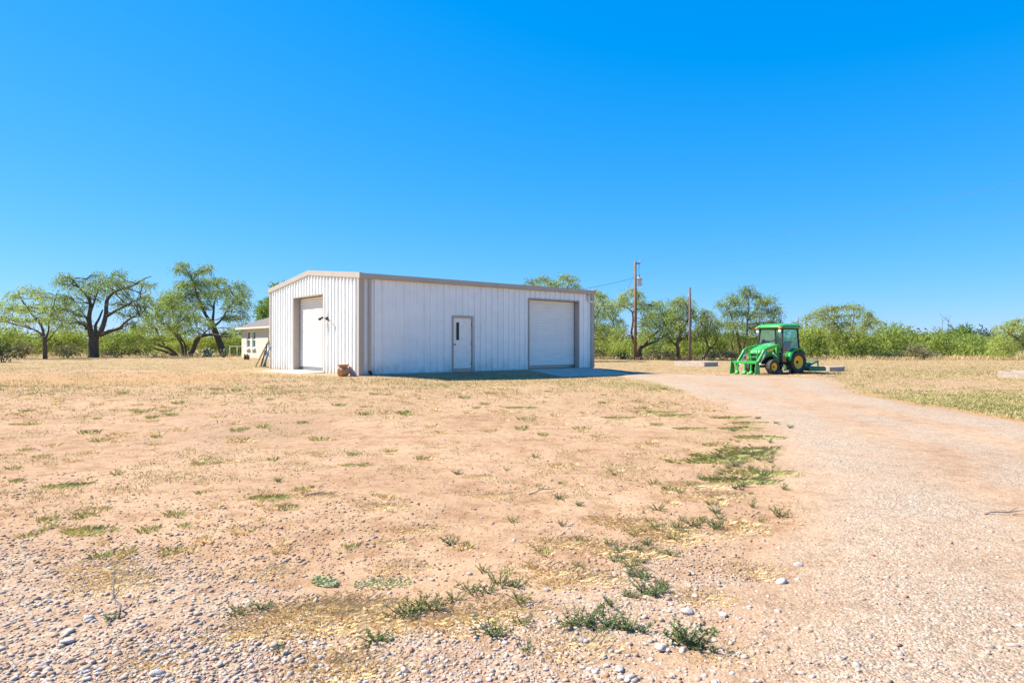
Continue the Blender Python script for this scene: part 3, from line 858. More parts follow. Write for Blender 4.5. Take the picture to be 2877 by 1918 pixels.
# ------------------------------------------------------------------ house behind, parallel to the shop
HA = Vector((-23.05, 56.2, -0.10))
house = empty('house', HA, BYAW)
tag(house, 'cream brick house with grey hipped roof behind the metal building', 'house')
HL, HD, HE = 13.0, 9.0, 2.46      # along -v, along +u, eave height
def hw(v0, v1, z0, z1, d0=0.0, d1=0.2): return MB().box(d0, d1, -v1, -v0, z0, z1)
wins = [(1.35, 2.15), (2.75, 3.5), (6.45, 7.35)]
wz0, wz1 = 0.92, 2.28
mb = MB(); e0 = 0.0
for a, b in wins + [(HL, HL)]:
    mb.box(0, 0.2, -a, -e0, 0, HE)
    if b > a: mb.box(0, 0.2, -b, -a, 0, wz0); mb.box(0, 0.2, -b, -a, wz1, HE)
    e0 = b
mb.box(0.2, HD, -0.2, 0, 0, HE); mb.box(0.2, HD, -HL, -HL + 0.2, 0, HE); mb.box(HD - 0.2, HD, -HL + 0.2, -0.2, 0, HE)
mb.box(0.02, HD - 0.02, -HL + 0.02, -0.02, -0.5, 0.0)
mb.build('wall', M['house_wall'], house)
ov = 0.42; sl = 0.42
run = (HD + 2 * ov) / 2
v = [(-ov, ov, HE), (HD + ov, ov, HE), (HD + ov, -HL - ov, HE), (-ov, -HL - ov, HE), (HD / 2, ov - run, HE + run * sl), (HD / 2, -HL - ov + run, HE + run * sl)]
vv = [(a, b, c + 0.14) for a, b, c in v]
mb = MB().add(vv, [(0, 1, 4), (1, 2, 5, 4), (2, 3, 5), (3, 0, 4, 5)])
rf = mb.build('roof', M['shingle'], house)
mb = MB()
for (p, q) in ((0, 1), (1, 2), (2, 3), (3, 0)):
    mb.add([v[p], v[q], vv[q], vv[p]], [(0, 1, 2, 3)])
mb.add([v[0], v[1], v[2], v[3]], [(0, 1, 2, 3)])
mb.build('fascia', M['fascia'], rf)
for a, b in wins:
    fr = MB(); t = 0.07
    fr.box(0.06, 0.12, -b, -b + t, wz0, wz1); fr.box(0.06, 0.12, -a - t, -a, wz0, wz1)
    fr.box(0.06, 0.12, -b + t, -a - t, wz0, wz0 + t); fr.box(0.06, 0.12, -b + t, -a - t, wz1 - t, wz1)
    fr.box(0.055, 0.125, -b + t, -a - t, (wz0 + wz1) / 2 - 0.04, (wz0 + wz1) / 2 + 0.04)
    f = fr.build('window', M['white_trim'], house)
    MB().box(0.085, 0.095, -b + t, -a - t, wz0 + t, wz1 - t).build('pane', M['house_glass'], f)
    MB().box(-0.16, 0.055, -b - 0.06, -a + 0.06, wz0 - 0.13, wz0 - 0.003).build('sill', M['white_trim'], f)

# grey barbecue by the house, two red pots, pipe fence
x, y, z = gp(747, 1004)
bq = empty('barbecue', (x, y, z), 0.6)
tag(bq, 'small grey barbecue on legs between the house and the metal building', 'barbecue')
MB().lathe([(0.0, -0.34), (0.17, -0.34), (0.2, -0.3), (0.2, 0.3), (0.17, 0.34), (0, 0.34)], 14, 'x', (0, 0, 1.0)).build('drum', M['grill'], bq)
MB().tube([(-0.25, -0.205, 1.05), (-0.25, -0.25, 1.05), (0.25, -0.25, 1.05), (0.25, -0.205, 1.05)], 0.012, 6).build('handle', M['steel_grey'], bq)
for sx in (-0.28, 0.28):
    for sy in (-0.16, 0.16):
        MB().tube([(sx, sy, 0.9), (sx * 1.15, sy * 1.3, 0)], 0.02, 6).build('leg', M['grill'], bq)
for i, (px_, lab) in enumerate(((689.5, 'dark red pot with dark plant by the house wall, nearest its outer corner'), (696.5, 'dark red pot with dark plant by the house wall, under the second window'))):
    x, y, z = gp(px_, 1010)
    p = empty('red_pot', (x, y, z)); tag(p, lab, 'pot', 'dark red pots by the house')
    MB().lathe([(0, 0), (0.09, 0), (0.13, 0.22), (0.145, 0.24), (0.12, 0.24), (0.1, 0.2), (0, 0.2)], 14).build('pot_body', M['dark_red'], p)
    mb = MB()
    for k in range(16):
        a = k * 2.4; h = 0.12 + 0.1 * ((k * 7) % 5) / 5
        mb.add([(0.02 * math.cos(a), 0.02 * math.sin(a), 0.2), (0.09 * math.cos(a) + 0.02, 0.09 * math.sin(a), 0.24 + h), (0.11 * math.cos(a + .3), 0.11 * math.sin(a + .3), 0.2 + h * 0.7)], [(0, 1, 2)])
    mb.build('plant', M['leaf_dark'], p)
x, y, z = gp(646, 1003.5)
fn = empty('pipe_fence', (x, y, z)); tag(fn, 'pale pipe rail fence beside the cream house', 'fence')
d = Vector((HA.x - 0.1 - x, HA.y + 3.0 - y, 0)); ln = d.length; d.normalize()
for k in range(4):
    p = d * (ln * k / 3.4)
    MB().tube([(p.x, p.y, -0.3), (p.x, p.y, 0.90)], 0.035, 8).build('post', M['pipe'], fn)
p = d * ln
MB().tube([(-d.x * 0.05, -d.y * 0.05, 0.93), (p.x, p.y, 0.93)], 0.045, 8).build('rail', M['pipe'], fn)

# ------------------------------------------------------------------ foliage helpers
def unit(v): return v / np.maximum(np.linalg.norm(v, axis=-1, keepdims=True), 1e-9)

def leaf_mesh(name, C, D, Ln, Wd, mat, r=None):
    """kite-shaped leaves: centres C, directions D, lengths, widths"""
    r = r or rng
    n = len(C)
    side = unit(np.cross(D, unit(r.normal(size=(n, 3)))))
    L = Ln[:, None] * 0.5; W = Wd[:, None] * 0.5
    v = np.empty((n, 4, 3))
    v[:, 0] = C - D * L; v[:, 1] = C + side * W - D * L * 0.1; v[:, 2] = C + D * L; v[:, 3] = C - side * W - D * L * 0.1
    me = np_mesh(name, v.reshape(-1, 3), np.arange(n * 4).reshape(-1, 4))
    me.materials.append(mat)
    return me

def sprigs(blobs, dens, leaf, droop, r):
    """leaves hung on short drooping twigs spread through ellipsoids (cx,cy,cz,rx,ry,rz)"""
    C = []; D = []; L = []; W = []
    for (cx, cy, cz, rx, ry, rz) in blobs:
        vol = rx * ry * rz * 4.19
        ns = max(3, int(dens * vol ** 0.72))
        d = unit(r.normal(size=(ns, 3)))
        rad = r.random(ns) ** 0.42
        # uneven outline: lumps and holes
        lump = 0.75 + 0.5 * r.random(ns)
        p = d * (rad * np.where(r.random(ns) < 0.25, lump, 0.92))[:, None] * np.array([rx, ry, rz]) + np.array([cx, cy, cz])
        ax = unit(d * np.array([1, 1, 0.5]) * 0.9 + np.array([0, 0, -droop]) + r.normal(size=(ns, 3)) * 0.35)
        k = 7
        t = (np.arange(k) + r.random((ns, k)) * 0.8) / k
        sl = (0.30 + 0.4 * r.random(ns)) * max(1.0, leaf / 0.2)
        bend = np.array([0, 0, -1.0]) * droop * 0.5
        pos = p[:, None, :] + ax[:, None, :] * (t * sl[:, None])[..., None] + bend * ((t ** 2) * sl[:, None])[..., None]
        pos = pos + r.normal(size=pos.shape) * 0.03 * max(1.0, leaf / 0.2)
        dr = unit(ax[:, None, :] * 0.7 + bend * t[..., None] + r.normal(size=pos.shape) * 0.55)
        C.append(pos.reshape(-1, 3)); D.append(dr.reshape(-1, 3))
        L.append(leaf * (0.6 + 0.8 * r.random(ns * k))); W.append(leaf * (0.24 + 0.2 * r.random(ns * k)))
    return np.concatenate(C), np.concatenate(D), np.concatenate(L), np.concatenate(W)

def wob(p, q, n, amp, r):
    p = Vector(p); q = Vector(q); out = [p]; ln = (q - p).length
    for i in range(1, n):
        t = i / n
        out.append(p.lerp(q, t) + Vector((r.uniform(-1, 1), r.uniform(-1, 1), r.uniform(-0.6, 0.9))) * amp * ln * math.sin(math.pi * t))
    out.append(q); return out

def smooth_path(pts, m=3):
    """Catmull-Rom through control points"""
    P = [Vector(p) for p in pts]
    if len(P) < 3: return P
    P = [P[0] * 2 - P[1]] + P + [P[-1] * 2 - P[-2]]; out = []
    for i in range(1, len(P) - 2):
        for k in range(m):
            t = k / m; a, b, c, d = P[i - 1:i + 3]
            out.append(0.5 * ((2 * b) + (c - a) * t + (2 * a - 5 * b + 4 * c - d) * t * t + (3 * b - a - 3 * c + d) * t ** 3))
    out.append(P[-2]); return out

def grow(limbs, blobs, seed, twig_r=0.02, ntw=4):
    """trunk mesh: given limbs (points, r0, r1) plus branches that reach into every foliage clump"""
    r = random.Random(seed); mb = MB(); nodes_ = []
    for pts, r0, r1 in limbs:
        sp = smooth_path(pts, 4); n = len(sp)
        rad = [r0 + (r1 - r0) * (i / (n - 1)) ** 0.8 for i in range(n)]
        mb.tube(sp, rad, 9 if r0 > 0.1 else 6)
        for i, p in enumerate(sp):
            if i > n * 0.25: nodes_.append((p, rad[i]))
    for (cx, cy, cz, rx, ry, rz) in blobs:
        c = Vector((cx, cy, cz - rz * 0.25))
        best = min(nodes_, key=lambda q: (q[0] - c).length + max(0, q[0].z - c.z) * 0.8)
        rb = min(best[1] * 0.75, twig_r * 2.6)
        path = smooth_path(wob(best[0], c, 4, 0.10, r), 2); n = len(path)
        mb.tube(path, [rb + (twig_r - rb) * i / (n - 1) for i in range(n)], 6)
        for k in range(ntw):
            d = Vector((r.gauss(0, 1), r.gauss(0, 1), r.gauss(0.25, 0.8))).normalized()
            e = Vector((cx + d.x * rx * 0.9, cy + d.y * ry * 0.9, cz + d.z * rz * 0.9))
            s = path[max(1, int(n * r.uniform(0.45, 1.0)) - 1)]
            pp = wob(s, e, 3, 0.12, r)
            mb.tube(pp, [twig_r, twig_r * 0.75, twig_r * 0.5, twig_r * 0.25], 5, cap=False)
    return mb

def hero(name, label, base, limbs, blobs, leafm='leaf_mesq', barkm='bark', dens=60, leaf=0.2, droop=0.6, seed=1, fill=1.0, group=None, depth=None, sink=0.05):
    """tree whose limbs and clumps are given in photograph pixels at the tree's own distance"""
    r = random.Random(seed); nr = np.random.default_rng(seed)
    x, y, z = gp(*base) if depth is None else (0, 0, 0)
    if depth is not None:
        y = depth; x = (base[0] - CX) / FPX * depth; z = float(terrain(np.array([x]), np.array([y]))[0])
    s = y / FPX
    def loc(px, py, dy=0.0):
        k = (y + dy) / y
        return ((px - CX) * s * k - x, dy, CAM_Z + (HZ - py) * s * k - z)
    Lm = []
    for pts, r0, r1 in limbs:
        q = []
        sl = r.uniform(-0.35, 0.35)
        for i, p in enumerate(pts):
            dy = p[2] if len(p) > 2 else sl * max(0, (pts[0][1] - p[1])) * s * (1 if i else 0)
            q.append(loc(p[0], p[1], dy))
        if pts[0][1] >= base[1] - 12: q[0] = (q[0][0], q[0][1], -sink - 0.1)
        Lm.append((q, r0, r1))
    xs_ = [b[0] for b in blobs]; width = (max(xs_) - min(xs_)) * s + 1.0
    Bl = []
    for b in blobs:
        px, py, rx, ry = b[:4]
        n = 2 if fill >= 1 else 1
        for k in range(n):
            dy = (b[4] if len(b) > 4 else r.uniform(-0.33, 0.33) * width) if k == 0 else r.uniform(-0.42, 0.42) * width
            f = 1.0 if k == 0 else 0.9
            c = loc(px + (0 if k == 0 else r.uniform(-.25, .25) * rx), py + (0 if k == 0 else 0.25 * ry), dy)
            Bl.append((c[0], c[1], c[2], rx * s * f, rx * s * f * r.uniform(0.85, 1.2), ry * s * f))
    t = empty(name, (x, y, z))
    tag(t, label, 'tree', group)
    grow(Lm, Bl, seed).build('trunk', M[barkm], t)
    C, D, L, W = sprigs([(b[0], b[1], b[2], b[3] * 0.9, b[4] * 0.9, b[5] * 0.92) for b in Bl], dens * 1.12, leaf * 0.76, droop, nr)
    keep = C[:, 2] > 0.1
    cr = leaf_mesh('crown', C[keep], D[keep], L[keep], W[keep], M[leafm], nr)
    new_obj('crown', cr, t)
    return t

# ------------------------------------------------------------------ trees on the left
hero('mesquite_tree', 'slender mesquite at the far left with an open spreading crown', (127, 1008),
     [([(127, 1009), (126, 970), (124, 945)], 0.17, 0.13),
      ([(124, 950), (116, 915), (92, 885), (62, 845), (48, 815)], 0.11, 0.03),
      ([(122, 948), (105, 930), (70, 918), (30, 908), (-15, 900)], 0.09, 0.025),
      ([(127, 955), (136, 930), (138, 900), (150, 860), (160, 820)], 0.09, 0.025),
      ([(128, 960), (142, 948), (160, 925), (185, 905)], 0.06, 0.02),
      ([(95, 888), (110, 882), (140, 870)], 0.04, 0.015)],
     [(40, 828, 26, 18), (85, 812, 28, 18), (120, 830, 26, 18), (20, 860, 26, 18), (60, 862, 30, 18), (100, 862, 30, 18), (140, 858, 26, 18), (-15, 890, 26, 18), (25, 892, 24, 14), (70, 895, 26, 14), (110, 895, 22, 14), (150, 890, 24, 18), (170, 912, 18, 12), (-30, 850, 30, 22), (-60, 880, 30, 22)], dens=52, seed=21)
hero('mesquite_tree', 'large old mesquite with thick dark trunk and wide twisting limbs', (262, 1004),
     [([(263, 1005), (262, 975), (264, 945), (266, 930)], 0.46, 0.34),
      ([(258, 945), (252, 920), (250, 890), (254, 860), (248, 835)], 0.26, 0.12),
      ([(248, 838), (232, 820), (212, 795), (190, 780), (172, 775)], 0.11, 0.03),
      ([(270, 940), (268, 915), (278, 895), (288, 870)], 0.15, 0.06),
      ([(276, 945), (288, 918), (297, 885), (300, 845), (315, 825), (340, 812), (372, 803), (400, 785), (425, 776)], 0.24, 0.03),
      ([(300, 888), (325, 873), (355, 858), (375, 846), (392, 840), (396, 815), (402, 795)], 0.14, 0.03),
      ([(284, 940), (310, 930), (335, 922), (352, 905), (372, 892), (392, 888)], 0.18, 0.05),
      ([(250, 905), (240, 890), (222, 888), (205, 882)], 0.14, 0.09), ([(225, 886), (200, 872), (172, 868)], 0.08, 0.03),
      ([(246, 925), (235, 912), (215, 905)], 0.11, 0.08), ([(252, 880), (262, 855), (270, 830), (282, 800)], 0.12, 0.03),
      ([(250, 900), (248, 918), (238, 925)], 0.1, 0.06)],
     [(182, 775, 28, 16), (162, 792, 20, 12), (205, 800, 22, 14), (240, 790, 20, 12), (235, 815, 22, 14), (275, 770, 18, 14), (290, 790, 28, 18), (262, 805, 26, 18), (335, 765, 18, 16), (320, 785, 24, 18), (345, 795, 22, 16), (395, 790, 20, 12), (420, 800, 16, 14), (300, 815, 26, 14),
      (175, 830, 26, 16), (200, 845, 30, 18), (160, 860, 28, 18), (195, 880, 30, 18), (225, 860, 22, 14), (150, 890, 22, 16), (260, 835, 20, 14), (355, 825, 22, 14), (385, 850, 24, 16), (410, 835, 18, 14), (330, 850, 20, 12), (395, 875, 26, 14), (350, 880, 18, 12), (370, 905, 20, 10), (410, 860, 18, 14), (235, 905, 20, 12), (190, 905, 22, 12)],
     dens=50, seed=5)
hero('mesquite_tree', 'low mesquite with several stems bowing out to the left from one base', (525, 1000),
     [([(530, 1001), (545, 975), (556, 950), (590, 940), (640, 945), (680, 935)], 0.30, 0.04),
      ([(500, 1000), (480, 982), (450, 970), (425, 962), (400, 950)], 0.20, 0.05),
      ([(495, 1000), (470, 990), (440, 980), (415, 972)], 0.16, 0.05),
      ([(515, 998), (508, 965), (490, 935), (468, 915), (448, 900), (440, 880)], 0.17, 0.04),
      ([(522, 1000), (520, 970), (505, 945), (495, 925)], 0.13, 0.04),
      ([(462, 970), (448, 945), (435, 920), (418, 905)], 0.08, 0.03),
      ([(548, 970), (565, 945), (580, 930), (600, 915)], 0.14, 0.03)],
     [(470, 830, 22, 18), (450, 855, 26, 18), (490, 850, 26, 20), (430, 885, 28, 20), (470, 880, 28, 18), (505, 880, 26, 18), (400, 915, 28, 22), (435, 915, 26, 18), (380, 945, 30, 22), (410, 955, 24, 16), (475, 915, 24, 16), (510, 910, 24, 18), (540, 890, 24, 20), (545, 925, 20, 14), (580, 905, 22, 16), (440, 945, 22, 14), (660, 925, 22, 16), (690, 915, 20, 16), (635, 935, 18, 12), (365, 975, 26, 18), (415, 830, 14, 10)], dens=62, seed=9)
hero('mesquite_tree', 'tall mesquite with leaning dark trunk beside the cream house', (627, 1004),
     [([(630, 1006), (622, 975), (612, 950), (602, 925), (595, 905)], 0.34, 0.24),
      ([(595, 908), (575, 880), (562, 850), (552, 828), (545, 800), (535, 775), (520, 762), (512, 755)], 0.17, 0.03),
      ([(597, 905), (600, 875), (602, 850), (612, 820), (608, 790)], 0.14, 0.03),
      ([(600, 918), (618, 902), (632, 882), (645, 862), (665, 838)], 0.12, 0.03),
      ([(560, 850), (540, 842), (528, 838)], 0.06, 0.03), ([(602, 870), (590, 850), (580, 830)], 0.07, 0.02)],
     [(512, 742, 22, 14), (495, 756, 16, 8), (520, 760, 16, 10), (572, 756, 18, 12), (585, 748, 14, 12), (555, 765, 14, 8), (505, 800, 20, 16), (530, 795, 26, 16), (560, 790, 26, 18), (595, 790, 26, 18), (620, 785, 18, 12), (490, 825, 22, 18), (525, 825, 28, 18), (560, 820, 28, 20), (600, 820, 28, 20), (640, 810, 24, 18), (675, 800, 20, 16), (690, 820, 20, 18), (655, 835, 28, 20), (690, 850, 18, 18), (470, 845, 20, 16), (540, 855, 24, 18), (510, 860, 22, 16), (575, 850, 22, 16), (640, 860, 20, 14), (680, 868, 14, 12), (660, 885, 18, 12), (635, 890, 14, 10), (550, 885, 18, 14), (690, 890, 16, 10)], dens=66, seed=13, depth=64)
hero('broadleaf_tree', 'bright green broad-leaved tree rising behind the cream house', (770, 1002), [([(770, 1003), (768, 950), (765, 900), (762, 860), (760, 820)], 0.2, 0.05), ([(766, 920), (745, 890), (730, 870)], 0.09, 0.03), ([(766, 890), (785, 850), (800, 810)], 0.09, 0.03)],
     [(745, 855, 22, 20), (730, 870, 16, 16), (755, 880, 22, 16), (775, 840, 24, 22), (775, 800, 14, 10), (800, 805, 12, 10), (738, 890, 16, 8), (800, 850, 26, 26), (825, 830, 20, 20)], 'leaf_broad', dens=52, leaf=0.30, droop=0.2, seed=33, depth=74)

# ------------------------------------------------------------------ trees behind and right of the shop
hero('mesquite_tree', 'mesquite whose crown tops the white roof above the roller door', (1570, 1010), [([(1572, 1012), (1565, 950), (1560, 900), (1555, 850), (1550, 800)], 0.28, 0.07), ([(1560, 890), (1530, 840), (1500, 800)], 0.1, 0.03), ([(1562, 880), (1585, 830), (1600, 790)], 0.1, 0.03)],
     [(1495, 790, 20, 14), (1525, 780, 18, 16), (1545, 792, 18, 14), (1585, 775, 20, 16), (1605, 785, 18, 14), (1565, 800, 22, 16), (1620, 805, 18, 10), (1510, 810, 26, 18), (1480, 805, 16, 10), (1545, 830, 36, 24), (1600, 830, 36, 24), (1500, 850, 36, 24), (1570, 870, 36, 24)], dens=60, seed=41, depth=55)
hero('mesquite_tree', 'dense mesquite hugging the right end of the white building', (1660, 1008), [([(1655, 1010), (1662, 975), (1660, 950), (1668, 920), (1665, 870)], 0.3, 0.08), ([(1660, 955), (1685, 950), (1705, 945), (1725, 935)], 0.15, 0.05), ([(1664, 905), (1690, 860), (1700, 830)], 0.1, 0.03), ([(1660, 1008), (1675, 985), (1690, 990), (1700, 1000)], 0.08, 0.03)],
     [(1672, 822, 18, 14), (1690, 828, 18, 14), (1660, 850, 26, 20), (1700, 850, 22, 18), (1680, 880, 28, 20), (1715, 880, 22, 18), (1730, 860, 18, 14), (1670, 915, 28, 20), (1705, 915, 26, 18), (1725, 935, 20, 12), (1640, 880, 26, 24), (1690, 945, 24, 14), (1630, 920, 26, 24), (1740, 900, 16, 12)], dens=70, seed=43)
hero('mesquite_tree', 'twisted mesquite growing at the foot of the transformer pole', (1798, 1010),
     [([(1798, 1012), (1793, 990), (1797, 975)], 0.36, 0.26), ([(1793, 985), (1780, 960), (1774, 935), (1778, 905), (1777, 880), (1768, 868), (1755, 862)], 0.17, 0.03), ([(1800, 978), (1815, 962), (1830, 945), (1850, 930), (1870, 918)], 0.20, 0.05),
      ([(1804, 975), (1825, 965), (1845, 958), (1862, 945)], 0.14, 0.04), ([(1775, 940), (1760, 945), (1750, 955)], 0.07, 0.03), ([(1778, 880), (1785, 860), (1795, 840)], 0.08, 0.02)],
     [(1755, 830, 20, 14), (1775, 815, 18, 12), (1795, 825, 18, 14), (1740, 848, 18, 14), (1765, 850, 20, 12), (1800, 848, 16, 14), (1810, 865, 22, 14), (1835, 855, 18, 14), (1850, 850, 18, 14), (1830, 885, 28, 18), (1860, 880, 28, 18), (1885, 870, 22, 16), (1815, 905, 22, 16), (1850, 910, 28, 16), (1885, 900, 26, 18), (1745, 920, 22, 16), (1730, 940, 22, 16), (1755, 950, 22, 14), (1820, 935, 22, 12), (1735, 965, 20, 12), (1870, 935, 24, 12), (1905, 925, 22, 14)], dens=66, seed=47)
hero('mesquite_tree', 'round-crowned mesquite between the two wooden poles', (1900, 1011), [([(1902, 1012), (1905, 985), (1902, 965), (1912, 940), (1905, 905)], 0.2, 0.09), ([(1904, 975), (1885, 955), (1875, 935)], 0.09, 0.04), ([(1908, 945), (1930, 905), (1935, 880), (1925, 850)], 0.12, 0.03), ([(1905, 960), (1925, 950), (1945, 960)], 0.07, 0.03)],
     [(1915, 838, 20, 14), (1905, 855, 22, 14), (1935, 850, 18, 16), (1890, 850, 14, 12), (1930, 872, 24, 16), (1900, 885, 26, 18), (1940, 890, 18, 18), (1915, 912, 24, 14), (1950, 870, 12, 16), (1880, 920, 22, 14), (1935, 935, 20, 12), (1870, 955, 20, 12), (1910, 950, 18, 10)], dens=64, seed=51)
hero('mesquite_tree', 'small mesquite with trunk leaning right beyond the raised bed', (1970, 1012), [([(1970, 1013), (1980, 998), (1990, 983), (1985, 960), (1980, 940)], 0.17, 0.06), ([(1990, 983), (2005, 970), (2015, 950)], 0.08, 0.03), ([(1992, 978), (2015, 980), (2028, 992)], 0.06, 0.03), ([(1986, 965), (1975, 955), (1955, 960)], 0.05, 0.02)],
     [(1985, 880, 20, 14), (1965, 895, 18, 14), (2000, 895, 22, 16), (1975, 915, 24, 14), (2010, 915, 22, 14), (1960, 930, 18, 12), (1990, 935, 24, 12), (2020, 940, 20, 14), (2030, 960, 14, 12), (1950, 945, 16, 10), (1975, 870, 12, 8)], 'leaf_yellow', dens=60, seed=53)
hero('mesquite_tree', 'tall feathery mesquite rising just left of the green tractor', (2078, 1008), [([(2082, 1010), (2080, 985), (2075, 960), (2070, 930)], 0.22, 0.12), ([(2092, 1008), (2088, 975), (2098, 945), (2100, 900), (2105, 860)], 0.16, 0.04), ([(2066, 1008), (2060, 985), (2056, 965), (2062, 935)], 0.13, 0.05), ([(2072, 940), (2060, 905), (2048, 870)], 0.09, 0.03), ([(2100, 900), (2125, 870), (2140, 845)], 0.08, 0.03)],
     [(2055, 835, 22, 14), (2030, 850, 20, 12), (2090, 818, 18, 14), (2105, 808, 16, 10), (2120, 825, 20, 16), (2075, 845, 26, 16), (2140, 845, 22, 18), (2165, 840, 20, 16), (2050, 875, 26, 18), (2090, 875, 28, 18), (2130, 880, 26, 18), (2170, 875, 22, 18), (2035, 905, 24, 16), (2070, 910, 26, 18), (2110, 915, 26, 18), (2150, 910, 28, 18), (2185, 865, 14, 14), (2045, 940, 24, 14), (2090, 950, 26, 16), (2130, 950, 28, 18), (2165, 945, 26, 18), (2060, 965, 20, 10), (2180, 900, 18, 18)], dens=62, seed=57)
hero('mesquite_tree', 'open airy mesquite with a bent trunk right of the tractor', (2356, 1004), [([(2357, 1006), (2354, 985), (2362, 972), (2375, 960), (2385, 945)], 0.26, 0.16), ([(2375, 958), (2362, 930), (2345, 905), (2330, 890), (2325, 870)], 0.10, 0.03), ([(2384, 948), (2395, 915), (2400, 885), (2398, 865)], 0.10, 0.03), ([(2385, 948), (2415, 925), (2440, 910), (2460, 895)], 0.09, 0.03), ([(2354, 985), (2350, 970), (2345, 955)], 0.08, 0.05)],
     [(2265, 892, 14, 8), (2285, 880, 16, 10), (2302, 872, 18, 12), (2325, 865, 20, 14), (2345, 862, 16, 12), (2325, 890, 24, 12), (2300, 895, 20, 10), (2375, 860, 18, 10), (2395, 858, 22, 12), (2415, 865, 16, 12), (2360, 885, 20, 10), (2390, 885, 22, 10), (2425, 885, 20, 12), (2442, 878, 14, 12), (2350, 905, 24, 12), (2385, 905, 24, 12), (2450, 895, 20, 10), (2470, 905, 18, 8), (2430, 905, 20, 12), (2340, 925, 26, 12), (2320, 910, 20, 12), (2410, 925, 24, 14), (2365, 935, 26, 14), (2435, 915, 20, 10), (2345, 950, 24, 12)], 'leaf_yellow', dens=48, seed=61)
hero('mesquite_tree', 'mesquite with a slanting black limb at the right edge of the picture', (2905, 1010), [([(2915, 1012), (2890, 985), (2870, 960), (2850, 945), (2835, 938)], 0.22, 0.05), ([(2900, 995), (2880, 960), (2868, 930), (2860, 915)], 0.12, 0.03), ([(2910, 1005), (2925, 960), (2930, 920)], 0.16, 0.04)],
     [(2835, 905, 16, 10), (2855, 900, 18, 8), (2810, 918, 18, 8), (2840, 922, 24, 12), (2870, 915, 22, 14), (2820, 940, 24, 14), (2855, 945, 24, 14), (2800, 960, 22, 14), (2835, 965, 26, 16), (2870, 970, 24, 16), (2790, 980, 20, 14), (2820, 990, 24, 10), (2900, 925, 26, 18), (2930, 945, 30, 22), (2960, 930, 30, 24), (2865, 895, 12, 6)], dens=62, seed=67)

# ------------------------------------------------------------------ shrubs in front of the thicket
def shrub(name, label, base, w, h, leafm, seed, dens=45, leaf=0.2, droop=0.1, group=None, cat='shrub'):
    r = random.Random(seed); nr = np.random.default_rng(seed)
    x, y, z = gp(*base); s = y / FPX; W = w * s; H = h * s
    Bl = []
    for k in range(max(4, int(w / 12))):
        bx_ = r.uniform(-0.5, 0.5) * W * 0.8; t = 1 - (2 * abs(bx_) / (W + 0.01)) ** 2
        hh = H * (0.35 + 0.6 * t * r.uniform(0.7, 1))
        Bl.append((bx_, r.uniform(-0.35, 0.35) * W * 0.7, hh * r.uniform(0.45, 0.72), W * r.uniform(0.16, 0.26), W * r.uniform(0.16, 0.26), hh * 0.36))
    lim = [([(r.uniform(-.1, .1), r.uniform(-.1, .1), -0.12), (b[0] * 0.4, b[1] * 0.4, b[2] * 0.45), (b[0], b[1], b[2])], 0.035, 0.012) for b in Bl[:6]]
    t = empty(name, (x, y, z)); tag(t, label, cat, group)
    grow(lim, Bl, seed, 0.012, 3).build('stems', M['bark_pale'], t)
    C, D, L, Wd = sprigs(Bl, dens, leaf, droop, nr); k = C[:, 2] > 0.03
    new_obj('foliage', leaf_mesh('foliage', C[k], D[k], L[k], Wd[k], M[leafm], nr), t)
    return t
shrub('dark_shrub', 'dark green shrub at the left edge in front of the slender mesquite', (12, 1018), 60, 75, 'leaf_dark', 71, 60)
shrub('brush_shrub', 'grey-green low brush behind the slender left mesquite', (60, 1006), 90, 50, 'leaf_grey', 72)
shrub('brush_shrub', 'pale olive brush between the slender and the large mesquite', (190, 1005), 90, 45, 'leaf_grey', 73)
shrub('brush_shrub', 'straw-coloured bush at the right foot of the large old mesquite', (325, 1004), 60, 32, 'leaf_grey', 74)
shrub('green_shrub', 'bright green shrub filling the gap right of the large old mesquite', (350, 998), 110, 75, 'leaf_yellow', 75)
shrub('green_shrub', 'yellow-green shrub behind the slender left mesquite', (30, 1000), 130, 85, 'leaf_yellow', 76)
shrub('green_shrub', 'yellow-green shrub between the two leftmost mesquites', (195, 999), 120, 85, 'leaf_yellow', 77)
shrub('green_shrub', 'green shrub behind the leaning mesquite near the pipe fence', (660, 998), 90, 75, 'leaf_mesq', 78)
shrub('green_shrub', 'green shrub behind the many-stemmed low mesquite', (560, 997), 120, 80, 'leaf_yellow', 79)
shrub('brush_shrub', 'olive brush at the right end of the white building', (1690, 1008), 60, 35, 'leaf_grey', 80)
shrub('brush_shrub', 'straw brush at the base of the treeline between the poles', (1855, 1010), 110, 28, 'leaf_grey', 81)
shrub('green_shrub', 'yellow-green shrub left of the transformer pole', (1755, 1004), 90, 60, 'leaf_yellow', 82)
shrub('green_shrub', 'light green shrub behind the shorter wooden pole', (1930, 1004), 100, 60, 'leaf_yellow', 83)
shrub('brush_shrub', 'olive brush behind the raised bed near the tractor', (2030, 1010), 90, 35, 'leaf_grey', 84)
shrub('green_shrub', 'tall yellow-green shrub directly behind the tractor rear wheel', (2275, 1002), 120, 105, 'leaf_yellow', 85, 52)
shrub('green_shrub', 'dense green shrub under the airy bent mesquite', (2410, 1002), 110, 80, 'leaf_yellow', 86, 52)
shrub('green_shrub', 'tall green shrub with a tufted top, right of the airy mesquite', (2510, 1000), 80, 100, 'leaf_yellow', 87, 52)
shrub('green_shrub', 'wide bright green shrub in the middle of the right thicket', (2600, 1000), 130, 85, 'leaf_yellow', 88, 52)
shrub('brush_shrub', 'brownish dry bush below the right thicket', (2575, 1010), 100, 45, 'leaf_grey', 89)
shrub('dark_shrub', 'low dark bush in the shade at the foot of the right thicket', (2500, 1010), 80, 28, 'leaf_dark', 90)
shrub('green_shrub', 'rounded green shrub near the right edge', (2740, 1002), 130, 65, 'leaf_mesq', 91, 52)
